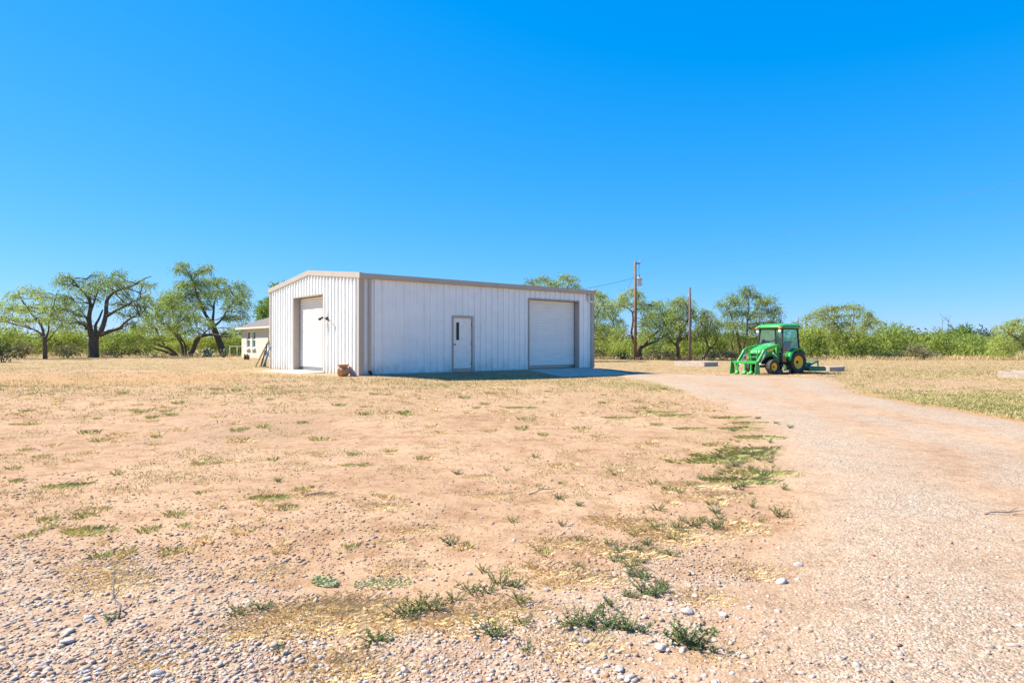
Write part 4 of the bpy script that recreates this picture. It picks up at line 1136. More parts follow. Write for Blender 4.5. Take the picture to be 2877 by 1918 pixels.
shrub('juniper_tree', 'dark green evergreen standing above the right thicket', (2695, 998), 85, 98, 'leaf_broad', 92, 60, 0.22, 0.0, cat='tree')
# dead twigs above the thicket
for i, (px_, py_, hh, lab) in enumerate(((2645, 1000, 115, 'bare dead branches poking out of the right thicket'), (2668, 1000, 120, 'bare grey dead tree beside the dark evergreen'))):
    x, y, z = gp(px_, py_); s = y / FPX; r = random.Random(95 + i); mb = MB()
    top = Vector((r.uniform(-.3, .3), 0, hh * s)); tr = wob((0, 0, -0.1), top, 5, 0.05, r)
    mb.tube(tr, [0.07, 0.06, 0.05, 0.035, 0.02, 0.01], 6)
    for k in range(9):
        p = tr[r.randint(2, 4)]; e = p + Vector((r.uniform(-1, 1), r.uniform(-1, 1), r.uniform(0.3, 1.0))) * hh * s * 0.25
        w = wob(p, e, 3, 0.1, r); mb.tube(w, [0.022, 0.016, 0.011, 0.006], 5)
        for q in range(2):
            f = w[2] + Vector((r.uniform(-1, 1), r.uniform(-1, 1), r.uniform(0.2, 1))) * 0.5; mb.tube([w[2], f], [0.009, 0.004], 4)
    t = empty('dead_tree', (x, y, z)); tag(t, lab, 'dead tree'); mb.build('branches', M['dead'], t)

# ------------------------------------------------------------------ thicket and far woods (one mass each)
def band(name, y0, y1, tops, n, leafm, seed, dens, leaf, rad, label, cat):
    nr = np.random.default_rng(seed); r = random.Random(seed); Bl = []
    tx = [t[0] for t in tops]; ty = [t[1] for t in tops]
    for i in range(n):
        px = r.uniform(tx[0], tx[-1]); dep = r.uniform(y0, y1)
        x = (px - CX) / FPX * dep
        gz = float(terrain(np.array([x]), np.array([dep]))[0])
        zt = CAM_Z + (HZ - np.interp(px, tx, ty)) * dep / FPX * r.choice((0.4, 0.65, 0.85, 1.0, 1.2, 1.45))
        if zt - gz < 0.6: zt = gz + 0.6
        rr_ = rad * r.uniform(0.5, 1.4)
        h = zt - gz
        for k in range(2):
            c = gz + h * (0.28 if k == 0 else 0.72)
            Bl.append((x + r.uniform(-.4, .4) * rr_, dep, c, rr_ * (1.1 if k == 0 else 0.85), rr_, h * 0.30))
    C, D, L, W = sprigs(Bl, dens, leaf, 0.25, nr)
    gz = terrain(C[:, 0], C[:, 1]); k = C[:, 2] > gz + 0.02
    o = new_obj(name, leaf_mesh(name, C[k], D[k], L[k], W[k], M[leafm], nr))
    return tag(o, label, cat, kind='stuff')
TL = [(-700, 925), (0, 935), (150, 925), (400, 925), (560, 920), (700, 950), (830, 955)]
TR = [(1600, 940), (1750, 930), (2000, 940), (2150, 935), (2230, 915), (2300, 928), (2450, 930), (2520, 922), (2640, 938), (2780, 942), (2850, 928), (3100, 920), (3600, 915)]
band('thicket', 66, 82, TL, 90, 'leaf_thicket', 101, 22, 0.26, 1.4, 'yellow-green mesquite thicket behind the left trees', 'thicket')
band('thicket', 66, 84, TR, 140, 'leaf_thicket', 102, 21, 0.26, 1.4, 'green mesquite thicket closing off the yard on the right', 'thicket')
band('far_woods', 150, 210, [(-1600, 950), (600, 950), (1650, 952), (2400, 952), (2560, 942), (2680, 940), (2800, 938), (3000, 942), (4600, 948)], 230, 'leaf_far', 103, 2.2, 0.85, 3.6, 'dark distant trees on the horizon beyond the thicket', 'woods')

# ------------------------------------------------------------------ prickly pears
def cactus(base, w, label, seed):
    r = random.Random(seed); x, y, z = gp(*base); s = y / FPX; W = w * s
    t = empty('prickly_pear', (x, y, z)); tag(t, label, 'cactus')
    pads = []
    def pad(p, d, sz, lvl):
        c = p + d * sz * 0.55; mb = MB(); n = Vector((r.uniform(-1, 1), r.uniform(-1, 0.2), 0.1)).normalized()
        sd = d.cross(n).normalized(); n = sd.cross(d)
        N_ = 12; front = []; back = []; rim = []
        for j in range(N_):
            a = 2 * math.pi * j / N_; q = c + d * math.cos(a) * sz * 0.55 + sd * math.sin(a) * sz * 0.42; rim.append(q)
        mb.add([tuple(q) for q in rim] + [tuple(c + n * sz * 0.09), tuple(c - n * sz * 0.09)], [(j, (j + 1) % N_, N_) for j in range(N_)] + [((j + 1) % N_, j, N_ + 1) for j in range(N_)], True)
        mb.build('pad', M['cactus'], t)
        if lvl < 3:
            for k in range(r.choice((1, 2, 2))):
                dd = (d * 0.6 + sd * r.uniform(-1, 1) + Vector((0, 0, 0.5))).normalized(); pad(c + (d * 0.5 + sd * (0.8 if dd.dot(sd) > 0 else -0.8) * 0.4).normalized() * sz * 0.48, dd, sz * r.uniform(0.75, 0.95), lvl + 1)
    for k in range(max(3, int(w / 7))):
        pad(Vector((r.uniform(-.5, .5) * W, r.uniform(-.3, .3), -0.05)), Vector((r.uniform(-.4, .4), r.uniform(-.2, .2), 1)).normalized(), r.uniform(0.26, 0.36), 1)
cactus((1743, 1009), 36, 'prickly pear clump on the grass left of the transformer pole', 111)
cactus((575, 1003), 50, 'wide prickly pear clump between the bowed and leaning mesquites', 112)
cactus((632, 1004), 14, 'upright prickly pear against the leaning mesquite trunk', 113)

# ------------------------------------------------------------------ utility poles and wires
def pole(name, base, top_y, r0, r1, mat, label):
    x, y, z = gp(*base); s = y / FPX; H = CAM_Z + (HZ - top_y) * s - z
    t = empty(name, (x, y, z)); tag(t, label, 'pole')
    MB().tube([(0, 0, -0.6), (0.02, 0, H * 0.5), (0.0, 0, H)], [r0, (r0 + r1) / 2, r1], 14).build('shaft', M[mat], t)
    return t, Vector((x, y, z)), H, s
p1, P1, H1, s1 = pole('utility_pole', (1785, 1011), 734, 0.155, 0.105, 'pole_wood', 'tall brown utility pole carrying a grey transformer')
MB().bar((0, -0.12, H1 - 0.22), (0.42, -0.12, H1 - 0.20), 0.09, 0.10).build('arm', M['pole_wood'], p1)
ins = MB().lathe([(0, 0), (0.05, 0.0), (0.03, 0.04), (0.06, 0.06), (0.035, 0.1), (0.055, 0.12), (0.02, 0.18), (0, 0.18)], 12, 'z', (0.42, -0.12, H1 - 0.14)); ins.build('insulator', M['transformer'], p1)
tz = CAM_Z + (HZ - 803) * s1 - P1.z
tr = MB().lathe([(0, 0), (0.17, 0), (0.2, 0.03), (0.2, 0.66), (0.215, 0.67), (0.215, 0.72), (0.17, 0.76), (0, 0.78)], 20, 'z', (0.36, -0.10, tz)).build('transformer', M['transformer'], p1)
MB().lathe([(0, 0), (0.035, 0), (0.05, 0.03), (0.03, 0.05), (0.05, 0.08), (0.03, 0.1), (0.045, 0.13), (0.015, 0.2), (0, 0.2)], 10, 'z', (0.36, -0.1, tz + 0.775)).build('bushing', M['dark_metal'], tr)
for zz in (0.12, 0.55):
    MB().bar((0.1, -0.05, tz + zz), (0.2, -0.08, tz + zz), 0.05, 0.05).build('bracket', M['steel_grey'], tr)
    MB().lathe([(0, 0), (0.03, 0), (0.03, 0.08), (0, 0.08)], 8, 'x', (0.555, -0.1, tz + zz)).build('terminal', M['steel_grey'], tr)
MB().tube([(0.36, -0.1, tz + 0.96), (0.30, -0.1, tz + 1.5), (0.40, -0.1, H1 - 0.3), (0.44, -0.12, H1 + 0.02)], 0.014, 6).build('jumper', M['wire'], p1)
p2, P2, H2, s2 = pole('utility_pole', (1938, 1013), 808, 0.13, 0.10, 'pole_grey', 'shorter dark bare pole behind the raised bed')
MB().tube([(-0.12, 0, H2 * 0.70), (-0.11, 0, H2 - 0.9), (-0.10, 0, H2 - 0.55)], 0.02, 6).build('conduit', M['steel_grey'], p2)
p3 = empty('utility_pole', (40.0, -3.0, -0.34)); tag(p3, 'brown utility pole standing outside the picture on the right', 'pole')
MB().tube([(0, 0, -0.6), (0, 0, 11.2)], [0.16, 0.11], 12).build('shaft', M['pole_wood'], p3)
def wire(a, b, sag, r, label):
    a = Vector(a); b = Vector(b); n = 24
    pts = [a.lerp(b, i / n) - Vector((0, 0, 4 * sag * (i / n) * (1 - i / n))) for i in range(n + 1)]
    o = MB().tube([p - a for p in pts], r, 5).build('power_line', M['wire'], None, a)
    tag(o, label, 'wire')
W1 = P1 + Vector((0.44, -0.12, H1 + 0.04)); 
wire(W1, (40.0, -3.0, 10.75), 0.75, 0.0065, 'upper overhead power line running right from the transformer pole')
wire(P1 + Vector((0.10, -0.1, tz + 0.95)), (39.9, -3.0, 8.75), 0.7, 0.0055, 'lower overhead power line running right from the transformer pole')
wire(P1 + Vector((-0.12, 0, tz + 0.72)), (gl(9.0, BW + 0.05, 3.2) + Vector((0, 0, 0))), 0.35, 0.014, 'service cable sloping from the transformer pole down to the building')
gx_, gy_, gz_ = P1.x - 3.4, P1.y + 2.0, P1.z
wire(P1 + Vector((-0.1, 0, H1 - 1.2)), (gx_, gy_, gz_ - 0.1), 0.0, 0.011, 'steep guy wire left of the transformer pole')
# far poles beyond the thicket
for px_, ty_, lab in ((2243, 890, 'thin far pole right behind the tractor cab, left of the pair'), (2266, 893, 'thin far pole behind the tractor, right of the pair'), (2254, 912, 'short far post between the two thin far poles')):
    dep = 112.0; x = (px_ - CX) / FPX * dep; zt = CAM_Z + (HZ - ty_) * dep / FPX
    t = empty('far_pole', (x, dep, -0.3)); tag(t, lab, 'pole')
    MB().tube([(0, 0, -0.3), (0, 0, zt + 0.3)], 0.07, 8).build('shaft', M['pole_grey'], t)
    if px_ == 2243:
        MB().tube([(0, 0, zt - 0.3), (-1.3, 0, zt - 1.9)], 0.05, 6).build('brace', M['pole_grey'], t)
        MB().tube([(-0.5, 0, zt - 0.95), (1.45, 0, zt - 0.85)], 0.04, 6).build('crossbar', M['transformer'], t)

# ------------------------------------------------------------------ raised beds
def bed(base, L, W, h, label, ext=0):
    x, y, z = gp(*base)
    t = empty('raised_bed', (x, y, z - 0.02), BYAW); tag(t, label, 'raised bed', 'raised garden beds')
    th_ = 0.09
    def plank(x0, x1, y0, y1, z0, z1): MB().bbox(x0, x1, y0, y1, z0, z1, 0.008).build('plank', M['grey_wood'], t)
    hh = h + 0.02
    plank(0, th_, 0, L, -0.08, hh); plank(W - th_, W, 0, L, -0.08, hh + 0.01)
    plank(th_ + 0.002, W - th_ - 0.002, 0.003, th_, -0.08, hh - 0.01); plank(th_ + 0.002, W - th_ - 0.002, L - th_, L - 0.003, -0.08, hh - 0.006)
    mb = MB(); n = 8; r = random.Random(int(base[0])); g = [[(th_ + (W - 2 * th_) * i / n, th_ + (L - 2 * th_) * j / n, hh - 0.12 + r.uniform(-.025, .03)) for j in range(n + 1)] for i in range(n + 1)]
    for i in range(n):
        for j in range(n): mb.add([g[i][j], g[i + 1][j], g[i + 1][j + 1], g[i][j + 1]], [(0, 1, 2, 3)], True)
    mb.build('soil', M['soil'], t)
bed((1979, 1029.5), 2.3, 1.5, 0.28, 'pale raised garden bed on the grass left of the tractor')
bed((2331, 1044), 2.0, 1.7, 0.24, 'raised garden bed partly hidden behind the tractor implement')
xx, yy, zz = gp(2802, 1060)
tmp = (xx - VX * 2.6, yy - VY * 2.6)
bp_ = to_px(tmp[0], tmp[1], float(terrain(np.array([tmp[0]]), np.array([tmp[1]]))[0]))
bed((float(bp_[0]), float(bp_[1])), 2.6, 1.5, 0.27, 'pale raised garden bed at the right edge of the picture')

# ------------------------------------------------------------------ tractor (local x forward, y left)
TW = 1.60
def wheel(t, x, yc, rad, wid, rimr, side, nl, name='tyre'):
    """tyre with chevron lugs (thing > tyre > rim)"""
    w = wid / 2; r0 = rimr; prof = [(r0, -w * 0.72), (r0 + (rad - r0) * 0.35, -w * 0.98), (rad * 0.93, -w), (rad * 0.965, -w * 0.8), (rad * 0.97, 0), (rad * 0.965, w * 0.8), (rad * 0.93, w), (r0 + (rad - r0) * 0.35, w * 0.98), (r0, w * 0.72), (r0 * 0.96, 0)]
    mb = MB().lathe(prof, 40, 'y', (0, 0, 0), True, True)
    for k in range(nl):
        for sd in (-1, 1):
            a0 = 2 * math.pi * (k + (0.25 if sd > 0 else -0.25)) / nl; da = 0.30 * 24 / nl
            def P(a, r, yy): return (r * math.cos(a), yy, r * math.sin(a))
            th_ = 0.05 * 24 / nl
            v = []
            for r in (rad * 0.95, rad * 1.0):
                v += [P(a0 - th_, r, sd * w * 1.01), P(a0 + th_, r, sd * w * 1.01), P(a0 + da + th_, r, sd * w * 0.02), P(a0 + da - th_, r, sd * w * 0.02)]
            v += [P(a0 - th_, rad * 0.80, sd * w * 1.02), P(a0 + th_, rad * 0.80, sd * w * 1.02)]
            mb.add(v, [(4, 5, 6, 7), (0, 4, 7, 3), (1, 2, 6, 5), (2, 3, 7, 6), (0, 8, 9, 1), (0, 1, 5, 4), (8, 4, 5, 9)])
    ty = mb.build(name, M['tyre'], t, (x, yc, rad * 0.985))
    s = side
    rp = [(0.0, s * w * 0.30), (rimr * 0.30, s * w * 0.30), (rimr * 0.34, s * w * 0.22), (rimr * 0.62, s * w * 0.15), (rimr * 0.72, s * w * 0.45), (rimr * 0.92, s * w * 0.62), (rimr * 0.97, s * w * 0.78), (rimr * 1.02, s * w * 0.80), (rimr * 1.02, s * w * 0.66)]
    rm = MB().lathe(rp, 32, 'y').build('rim', M['t_yellow'], ty)
    hb = MB().lathe([(0, s * w * 0.55), (rimr * 0.17, s * w * 0.55), (rimr * 0.2, s * w * 0.30), (rimr * 0.2, -s * w * 0.5)], 16, 'y')
    for k in range(6):
        a = k * math.pi / 3; hb.lathe([(0, s * w * 0.36), (rimr * 0.045, s * w * 0.36), (rimr * 0.045, s * w * 0.2)], 6, 'y', (rimr * 0.27 * math.cos(a), 0, rimr * 0.27 * math.sin(a)))
    hb.build('hub', M['t_black'], ty)
    return ty

fx, fy, fz = gp(2171.6, 1051)
HEAD = R(209)
hd = Vector((math.cos(HEAD), math.sin(HEAD), 0)); lf_ = Vector((-hd.y, hd.x, 0))
org = Vector((fx, fy, 0)) - hd * TW - lf_ * 0.62
oz = float(terrain(np.array([org.x + hd.x * 0.9]), np.array([org.y + hd.y * 0.9]))[0])
tr = empty('tractor', (org.x, org.y, oz), HEAD)
tag(tr, 'green compact cab tractor with yellow wheels and front loader frame', 'tractor')
for s_ in (1, -1):
    wheel(tr, 0.0, s_ * 0.64, 0.545, 0.34, 0.31, s_, 20)
    wheel(tr, TW, s_ * 0.60, 0.345, 0.25, 0.185, s_, 22)
# chassis
mb = MB().bbox(-0.25, 0.55, -0.30, 0.30, 0.42, 0.86, 0.03).bbox(0.55, 1.84, -0.19, 0.19, 0.46, 0.80, 0.02)
mb.tube([(0, -0.55, 0.54), (0, 0.55, 0.54)], 0.10, 12).bbox(TW - 0.07, TW + 0.07, -0.52, 0.52, 0.29, 0.40, 0.02).bbox(1.77, 2.10, -0.22, 0.22, 0.48, 0.66, 0.02)
mb.build('chassis', M['t_black'], tr)
# hood
def hs(x, w, zt, zb): return [(x, -w, zb), (x, -w, zt - 0.17), (x, -w * 0.93, zt - 0.08), (x, -w * 0.72, zt - 0.02), (x, -w * 0.3, zt), (x, w * 0.3, zt), (x, w * 0.72, zt - 0.02), (x, w * 0.93, zt - 0.08), (x, w, zt - 0.17), (x, w, zb)]
hood = MB().loft([hs(1.06, 0.42, 1.45, 0.82), hs(1.2, 0.41, 1.42, 0.82), hs(1.5, 0.40, 1.35, 0.82), hs(1.78, 0.385, 1.26, 0.76), hs(1.97, 0.365, 1.18, 0.70), hs(2.08, 0.335, 1.09, 0.68), hs(2.12, 0.30, 1.02, 0.70)], True, True).build('hood', M['t_green'], tr)
for s_ in (1, -1):
    v = [(1.08, s_ * 0.424, 1.27), (1.08, s_ * 0.424, 1.19), (1.72, s_ * 0.396, 1.03), (1.86, s_ * 0.386, 1.02), (1.74, s_ * 0.396, 1.09)]
    MB().add(v, [(0, 1, 2, 3, 4)]).build('stripe', M['t_yellow'], hood)
    MB().ball((2.075, s_ * 0.175, 1.0), 0.07, 0.085, 0.05).build('headlight', M['lamp_white'], hood)
gr = MB().bbox(2.115, 2.135, -0.215, 0.215, 0.74, 0.95, 0.005).build('grille', M['t_black'], hood)
for k in range(7):
    yy_ = -0.18 + k * 0.06
    MB().box(2.136, 2.146, yy_ - 0.008, yy_ + 0.008, 0.75, 0.94).build('grille_bar', M['steel_grey'], gr)
# grille guard
gg = MB()
for s_ in (1, -1): gg.bar((2.24, s_ * 0.24, 0.50), (2.18, s_ * 0.24, 1.13), 0.035, 0.05, (1, 0, 0))
for z_ in (0.60, 0.80, 0.98): gg.bar((2.235 - (z_ - 0.5) * 0.09, -0.225, z_), (2.235 - (z_ - 0.5) * 0.09, 0.225, z_), 0.04, 0.045)
gg.bbox(1.92, 2.26, -0.20, 0.20, 0.50, 0.56, 0.01)
gg.build('grille_guard', M['t_green'], tr)
# loader
for s_ in (1, -1):
    y_ = s_ * 0.50
    MB().prism([(1.06, 0.55), (1.32, 0.55), (1.28, 0.95), (1.24, 1.37), (1.12, 1.37), (1.08, 0.95)], 'y', y_ - 0.05, y_ + 0.05).build('loader_mast', M['t_green'], tr)
    arm = MB(); w_ = 0.075
    prof = [(1.08, 1.30), (1.12, 1.38), (1.30, 1.37), (2.02, 1.22), (2.20, 1.14), (2.29, 1.00), (2.66, 0.55), (2.70, 0.44), (2.61, 0.42), (2.56, 0.50), (2.19, 0.97), (2.05, 1.11), (1.30, 1.28)]
    arm.prism(prof, 'y', s_ * 0.58 - w_ / 2, s_ * 0.58 + w_ / 2)
    ao = arm.build('loader_arm', M['t_green'], tr)
    MB().tube([(1.98, s_ * 0.58, 1.06), (2.26, s_ * 0.58, 0.68)], 0.035, 10).tube([(2.24, s_ * 0.58, 0.70), (2.58, s_ * 0.58, 0.30)], 0.02, 8).build('hydraulic_ram', M['chrome'], ao)
    MB().tube([(1.2, s_ * 0.585, 0.72), (1.55, s_ * 0.585, 0.98)], 0.035, 10).tube([(1.5, s_ * 0.585, 0.94), (1.80, s_ * 0.585, 1.20)], 0.02, 8).build('lift_ram', M['chrome'], ao)
    MB().bar((2.62, s_ * 0.58, 0.50), (2.68, s_ * 0.58, 0.20), 0.08, 0.12, (1, 0, 0)).build('coupler', M['t_green'], ao)
fr = MB().bbox(2.68, 2.81, -0.72, 0.72, 0.49, 0.605, 0.012)
ff = fr.build('front_frame', M['t_green'], tr)
for s_ in (1, -1):
    MB().prism([(2.62, 0.02), (2.98, 0.0), (2.95, 0.10), (2.87, 0.60), (2.67, 0.61)], 'y', s_ * 0.735 - 0.012, s_ * 0.735 + 0.012).build('end_plate', M['t_green'], ff)
for y_ in (-0.44, 0.0, 0.36):
    MB().bar((2.75, y_, 0.488), (2.77, y_, 0.06), 0.055, 0.07, (1, 0, 0)).prism([(2.72, 0.0), (3.04, 0.0), (2.87, 0.06), (2.79, 0.16), (2.72, 0.16)], 'y', y_ - 0.07, y_ + 0.07).build('tine', M['t_green'], ff)
# cab
mb = MB().bbox(0.0, 0.98, -0.46, 0.46, 0.50, 0.88, 0.03)
mb.bbox(0.42, 0.92, -0.66, 0.66, 0.44, 0.50, 0.01).build('cab_floor', M['t_black'], tr)
MB().bbox(0.94, 1.05, -0.42, 0.42, 0.88, 1.38, 0.03).build('dashboard', M['t_black'], tr)
pil = [((1.06, 0.69, 0.52), (1.06, 0.69, 1.3), (0.96, 0.645, 2.13)), ((-0.17, 0.67, 1.16), (-0.10, 0.64, 2.13))]
for s_ in (1, -1):
    for pts in pil:
        mb = MB()
        for p, q in zip(pts, pts[1:]): mb.bar((p[0], s_ * p[1], p[2]), (q[0], s_ * q[1], q[2]), 0.055, 0.065, (1, 0, 0))
        mb.build('cab_pillar', M['t_black'], tr)
    # door: curved pane running down to the step
    po = [(1.025, 0.56), (1.02, 1.3), (0.935, 2.10), (-0.08, 2.10), (-0.15, 1.20), (0.10, 1.17), (0.36, 1.02), (0.52, 0.80), (0.56, 0.56)]
    def dy(z): return 0.675 if z < 1.3 else 0.675 - 0.045 * (z - 1.3) / 0.8
    MB().add([(x_, s_ * dy(z_), z_) for x_, z_ in po], [tuple(range(len(po)))]).build('side_window', M['cab_glass'], tr)
    MB().bar((0.30, s_ * 0.63, 1.16), (0.34, s_ * 0.63, 1.36), 0.018, 0.02).build('door_handle', M['chrome'], tr)
mb = MB().add([(1.05, -0.66, 1.36), (1.05, 0.66, 1.36), (0.96, 0.615, 2.10), (0.96, -0.615, 2.10)], [(0, 1, 2, 3)]); mb.build('windshield', M['cab_glass'], tr)
MB().add([(-0.17, -0.64, 1.20), (-0.17, 0.64, 1.20), (-0.10, 0.61, 2.10), (-0.10, -0.61, 2.10)], [(0, 1, 2, 3)]).build('rear_window', M['cab_glass'], tr)
MB().bar((1.06, -0.66, 1.345), (1.06, 0.66, 1.345), 0.05, 0.05).build('cowl', M['t_black'], tr)
MB().tube([(1.075, 0.05, 1.38), (1.05, 0.16, 1.55), (1.02, 0.38, 1.72)], 0.012, 6).build('wiper', M['t_black'], tr)
def rs(z, x0, x1, w, rr_=0.18):
    out = []
    for cx_, cy_, a0 in ((x1 - rr_, w - rr_, 0), (x0 + rr_, w - rr_, 90), (x0 + rr_, -w + rr_, 180), (x1 - rr_, -w + rr_, 270)):
        for k in range(5):
            a = R(a0 + 22.5 * k); out.append((cx_ + rr_ * math.cos(a), cy_ + rr_ * math.sin(a), z))
    return out
MB().loft([rs(2.095, -0.24, 1.12, 0.67), rs(2.15, -0.28, 1.16, 0.70)], True).build('roof_liner', M['t_black'], tr)
MB().loft([rs(2.152, -0.29, 1.18, 0.72), rs(2.19, -0.33, 1.23, 0.76, 0.2), rs(2.25, -0.34, 1.22, 0.76, 0.2), rs(2.31, -0.30, 1.12, 0.72, 0.24), rs(2.36, -0.18, 0.92, 0.60, 0.28), rs(2.385, 0.05, 0.60, 0.34, 0.25)], True, True).build('cab_roof', M['t_green'], tr)
for s_ in (1, -1):
    MB().ball((1.18, s_ * 0.68, 2.165), 0.07, 0.11, 0.05).build('amber_light', M['amber'], tr)
    MB().tube([(1.08, s_ * 0.64, 2.03), (1.15, s_ * 0.64, 2.03), (1.18, s_ * 0.64, 2.03)], [0.05, 0.075, 0.07], 12).build('work_light', M['lamp_white'], tr)
    # fender: arc over the rear tyre with an inner wall
    mb = MB(); secs = []
    for k in range(15):
        a = R(4 + k * 10.3); secs.append([(0.62 * math.cos(a), s_ * 0.40, 0.56 + 0.66 * math.sin(a)), (0.62 * math.cos(a), s_ * 0.80, 0.56 + 0.66 * math.sin(a)), (0.595 * math.cos(a), s_ * 0.82, 0.56 + 0.60 * math.sin(a)), (0.59 * math.cos(a), s_ * 0.40, 0.56 + 0.62 * math.sin(a))])
    mb.loft(secs, True, True)
    mb.prism([(0.58, 0.58), (0.62, 0.80), (0.50, 1.02), (0.30, 1.17), (0.0, 1.24), (-0.30, 1.16), (-0.30, 1.0), (0.3, 0.6)], 'y', s_ * 0.375, s_ * 0.398)
    mb.build('fender', M['t_green'], tr)
    MB().bbox(0.60, 0.92, *sorted((s_ * 0.52, s_ * 0.72)), 0.33, 0.36, 0.005).bar((0.90, s_ * 0.53, 0.34), (0.90, s_ * 0.53, 0.52), 0.03, 0.03).build('step', M['t_dark_green'], tr)
    MB().bbox(-0.42, -0.36, *sorted((s_ * 0.50, s_ * 0.62)), 1.0, 1.09, 0.01).build('tail_light', M['amber'], tr)
    MB().prism([(1.03, 0.86), (1.30, 0.92), (1.34, 0.62), (1.18, 0.50), (1.06, 0.50)], 'y', s_ * 0.40, s_ * 0.44).build('side_panel', M['t_green'], tr)
seat = MB().bbox(0.05, 0.50, -0.24, 0.24, 0.90, 1.04, 0.04).build('seat', M['seat'], tr)
MB().loft([[(0.06 - 0.10 * k, -0.23 + 0.02 * k, 1.02 + 0.20 * k), (0.06 - 0.10 * k, 0.23 - 0.02 * k, 1.02 + 0.20 * k), (-0.04 - 0.10 * k, 0.23 - 0.02 * k, 1.02 + 0.20 * k), (-0.04 - 0.10 * k, -0.23 + 0.02 * k, 1.02 + 0.20 * k)] for k in (0, 1, 2, 2.6)], True).build('seat_back', M['seat'], seat)
sw = MB(); c0 = Vector((0.80, 0, 1.42)); ring = [c0 + Vector((0.10 * math.cos(a), 0.19 * math.sin(a), 0.16 * math.cos(a))) for a in [2 * math.pi * k / 20 for k in range(21)]]
sw.tube(ring, 0.015, 6, False).tube([c0, (0.93, 0, 1.2)], 0.03, 8).bar(ring[5], ring[15], 0.03, 0.015).build('steering_wheel', M['t_black'], tr)
# mower hitched behind
dk = MB().prism([(-0.95, 0.10), (-0.80, 0.16), (-0.80, 0.27), (-0.95, 0.31), (-1.95, 0.31), (-2.08, 0.24), (-2.08, 0.08)], 'y', -0.74, 0.74).build('mower_deck', M['t_dark_green'], tr)
MB().bar((-0.72, 0.30, 0.20), (-0.78, 0.30, 0.62), 0.06, 0.08, (1, 0, 0)).bar((-0.72, -0.30, 0.20), (-0.78, -0.30, 0.62), 0.06, 0.08, (1, 0, 0)).bar((-0.78, -0.32, 0.60), (-0.78, 0.32, 0.60), 0.07, 0.07).build('hitch_frame', M['t_dark_green'], dk)
MB().tube([(-0.78, 0.2, 0.58), (-1.35, 0.2, 0.33)], 0.018, 6).tube([(-0.78, -0.2, 0.58), (-1.35, -0.2, 0.33)], 0.018, 6).build('brace', M['dark_metal'], dk)
MB().tube([(-1.15, 0.42, 0.33), (-1.90, 0.40, 0.56)], 0.045, 10).tube([(-1.15, -0.42, 0.33), (-1.90, -0.40, 0.56)], 0.045, 10).bar((-1.90, -0.46, 0.56), (-1.90, 0.46, 0.56), 0.06, 0.06).build('lift_bar', M['t_dark_green'], dk)
MB().bar((-1.93, 0.40, 0.31), (-1.90, 0.40, 0.56), 0.06, 0.06, (1, 0, 0)).bar((-1.93, -0.40, 0.31), (-1.90, -0.40, 0.56), 0.06, 0.06, (1, 0, 0)).build('upright', M['t_dark_green'], dk)
MB().bbox(-1.75, -1.4, -0.16, 0.16, 0.315, 0.50, 0.02).build('gearbox', M['t_dark_green'], dk)
MB().bar((-0.25, 0.22, 0.40), (-0.78, 0.30, 0.26), 0.04, 0.06).bar((-0.25, -0.22, 0.40), (-0.78, -0.30, 0.26), 0.04, 0.06).build('lower_link', M['t_black'], tr)
MB().bbox(0.25, 0.62, 0.42, 0.66, 0.14, 0.20, 0.01).build('tool_box', M['chrome'], tr)
# concrete block beside the front wheel
x, y, z = gp(2192, 1048)
tag(MB().bbox(-0.11, 0.11, -0.08, 0.08, -0.03, 0.17, 0.012).build('concrete_block', M['concrete'], None, (x, y, z), (0, 0, 0.5)), 'small pale concrete block on the ground beside the tractor front wheel', 'block')

# ------------------------------------------------------------------ grass: uncountable blades
def blades(name, x, y, h, w, mat, nb, label, spread=0.05, lean_=0.5, r=None, flat=False):
    """nb blades at each (x, y); h, w arrays per point"""
    r = r or rng
    n = len(x); k = nb
    X = np.repeat(x, k) + r.normal(size=n * k) * spread; Y = np.repeat(y, k) + r.normal(size=n * k) * spread
    H = np.repeat(h, k) * (0.5 + 0.8 * r.random(n * k)); W = np.repeat(w, k) * (0.6 + 0.8 * r.random(n * k))
    Z = terrain(X, Y) - 0.006
    a = r.random(n * k) * 2 * math.pi; ln = lean_ * (0.3 + r.random(n * k))
    dx = np.cos(a) * ln * H; dy_ = np.sin(a) * ln * H
    sx = -np.sin(a); sy = np.cos(a)
    v = np.empty((n * k, 4, 3))
    v[:, 0] = np.stack([X - sx * W / 2, Y - sy * W / 2, Z], 1); v[:, 1] = np.stack([X + sx * W / 2, Y + sy * W / 2, Z], 1)
    v[:, 2] = np.stack([X + dx * 0.45 + sx * W * 0.4, Y + dy_ * 0.45 + sy * W * 0.4, Z + H * 0.62], 1)
    v[:, 3] = np.stack([X + dx, Y + dy_, Z + H * 0.95], 1)
    me = np_mesh(name, v.reshape(-1, 3), np.arange(n * k * 4).reshape(-1, 4)); me.materials.append(M[mat])
    o = new_obj(name, me)
    return tag(o, label, 'grass', kind='stuff')

def scatter_px(n, x0, x1, y0, y1, r):
    """random ground points, denser near the viewer as the picture shows them"""
    px = r.uniform(x0, x1, n); py = r.uniform(y0, y1, n)
    x, y = gpts(px, py); ok = (y > 1.2) & (y < 75)
    ok &= bdist(x, y) > 0.12
    return x[ok], y[ok], px[ok], py[ok]

def off_slab(x, y):
    a = (x - BX) * UX + (y - BY) * UY; b = (x - BX) * VX + (y - BY) * VY
    s1 = (a > -2.35) & (a < 0.3) & (b > 2.9) & (b < 6.55)
    s2 = (a > 7.9) & (a < 11.95) & (b > -2.55) & (b < 0.3)
    return ~(s1 | s2)

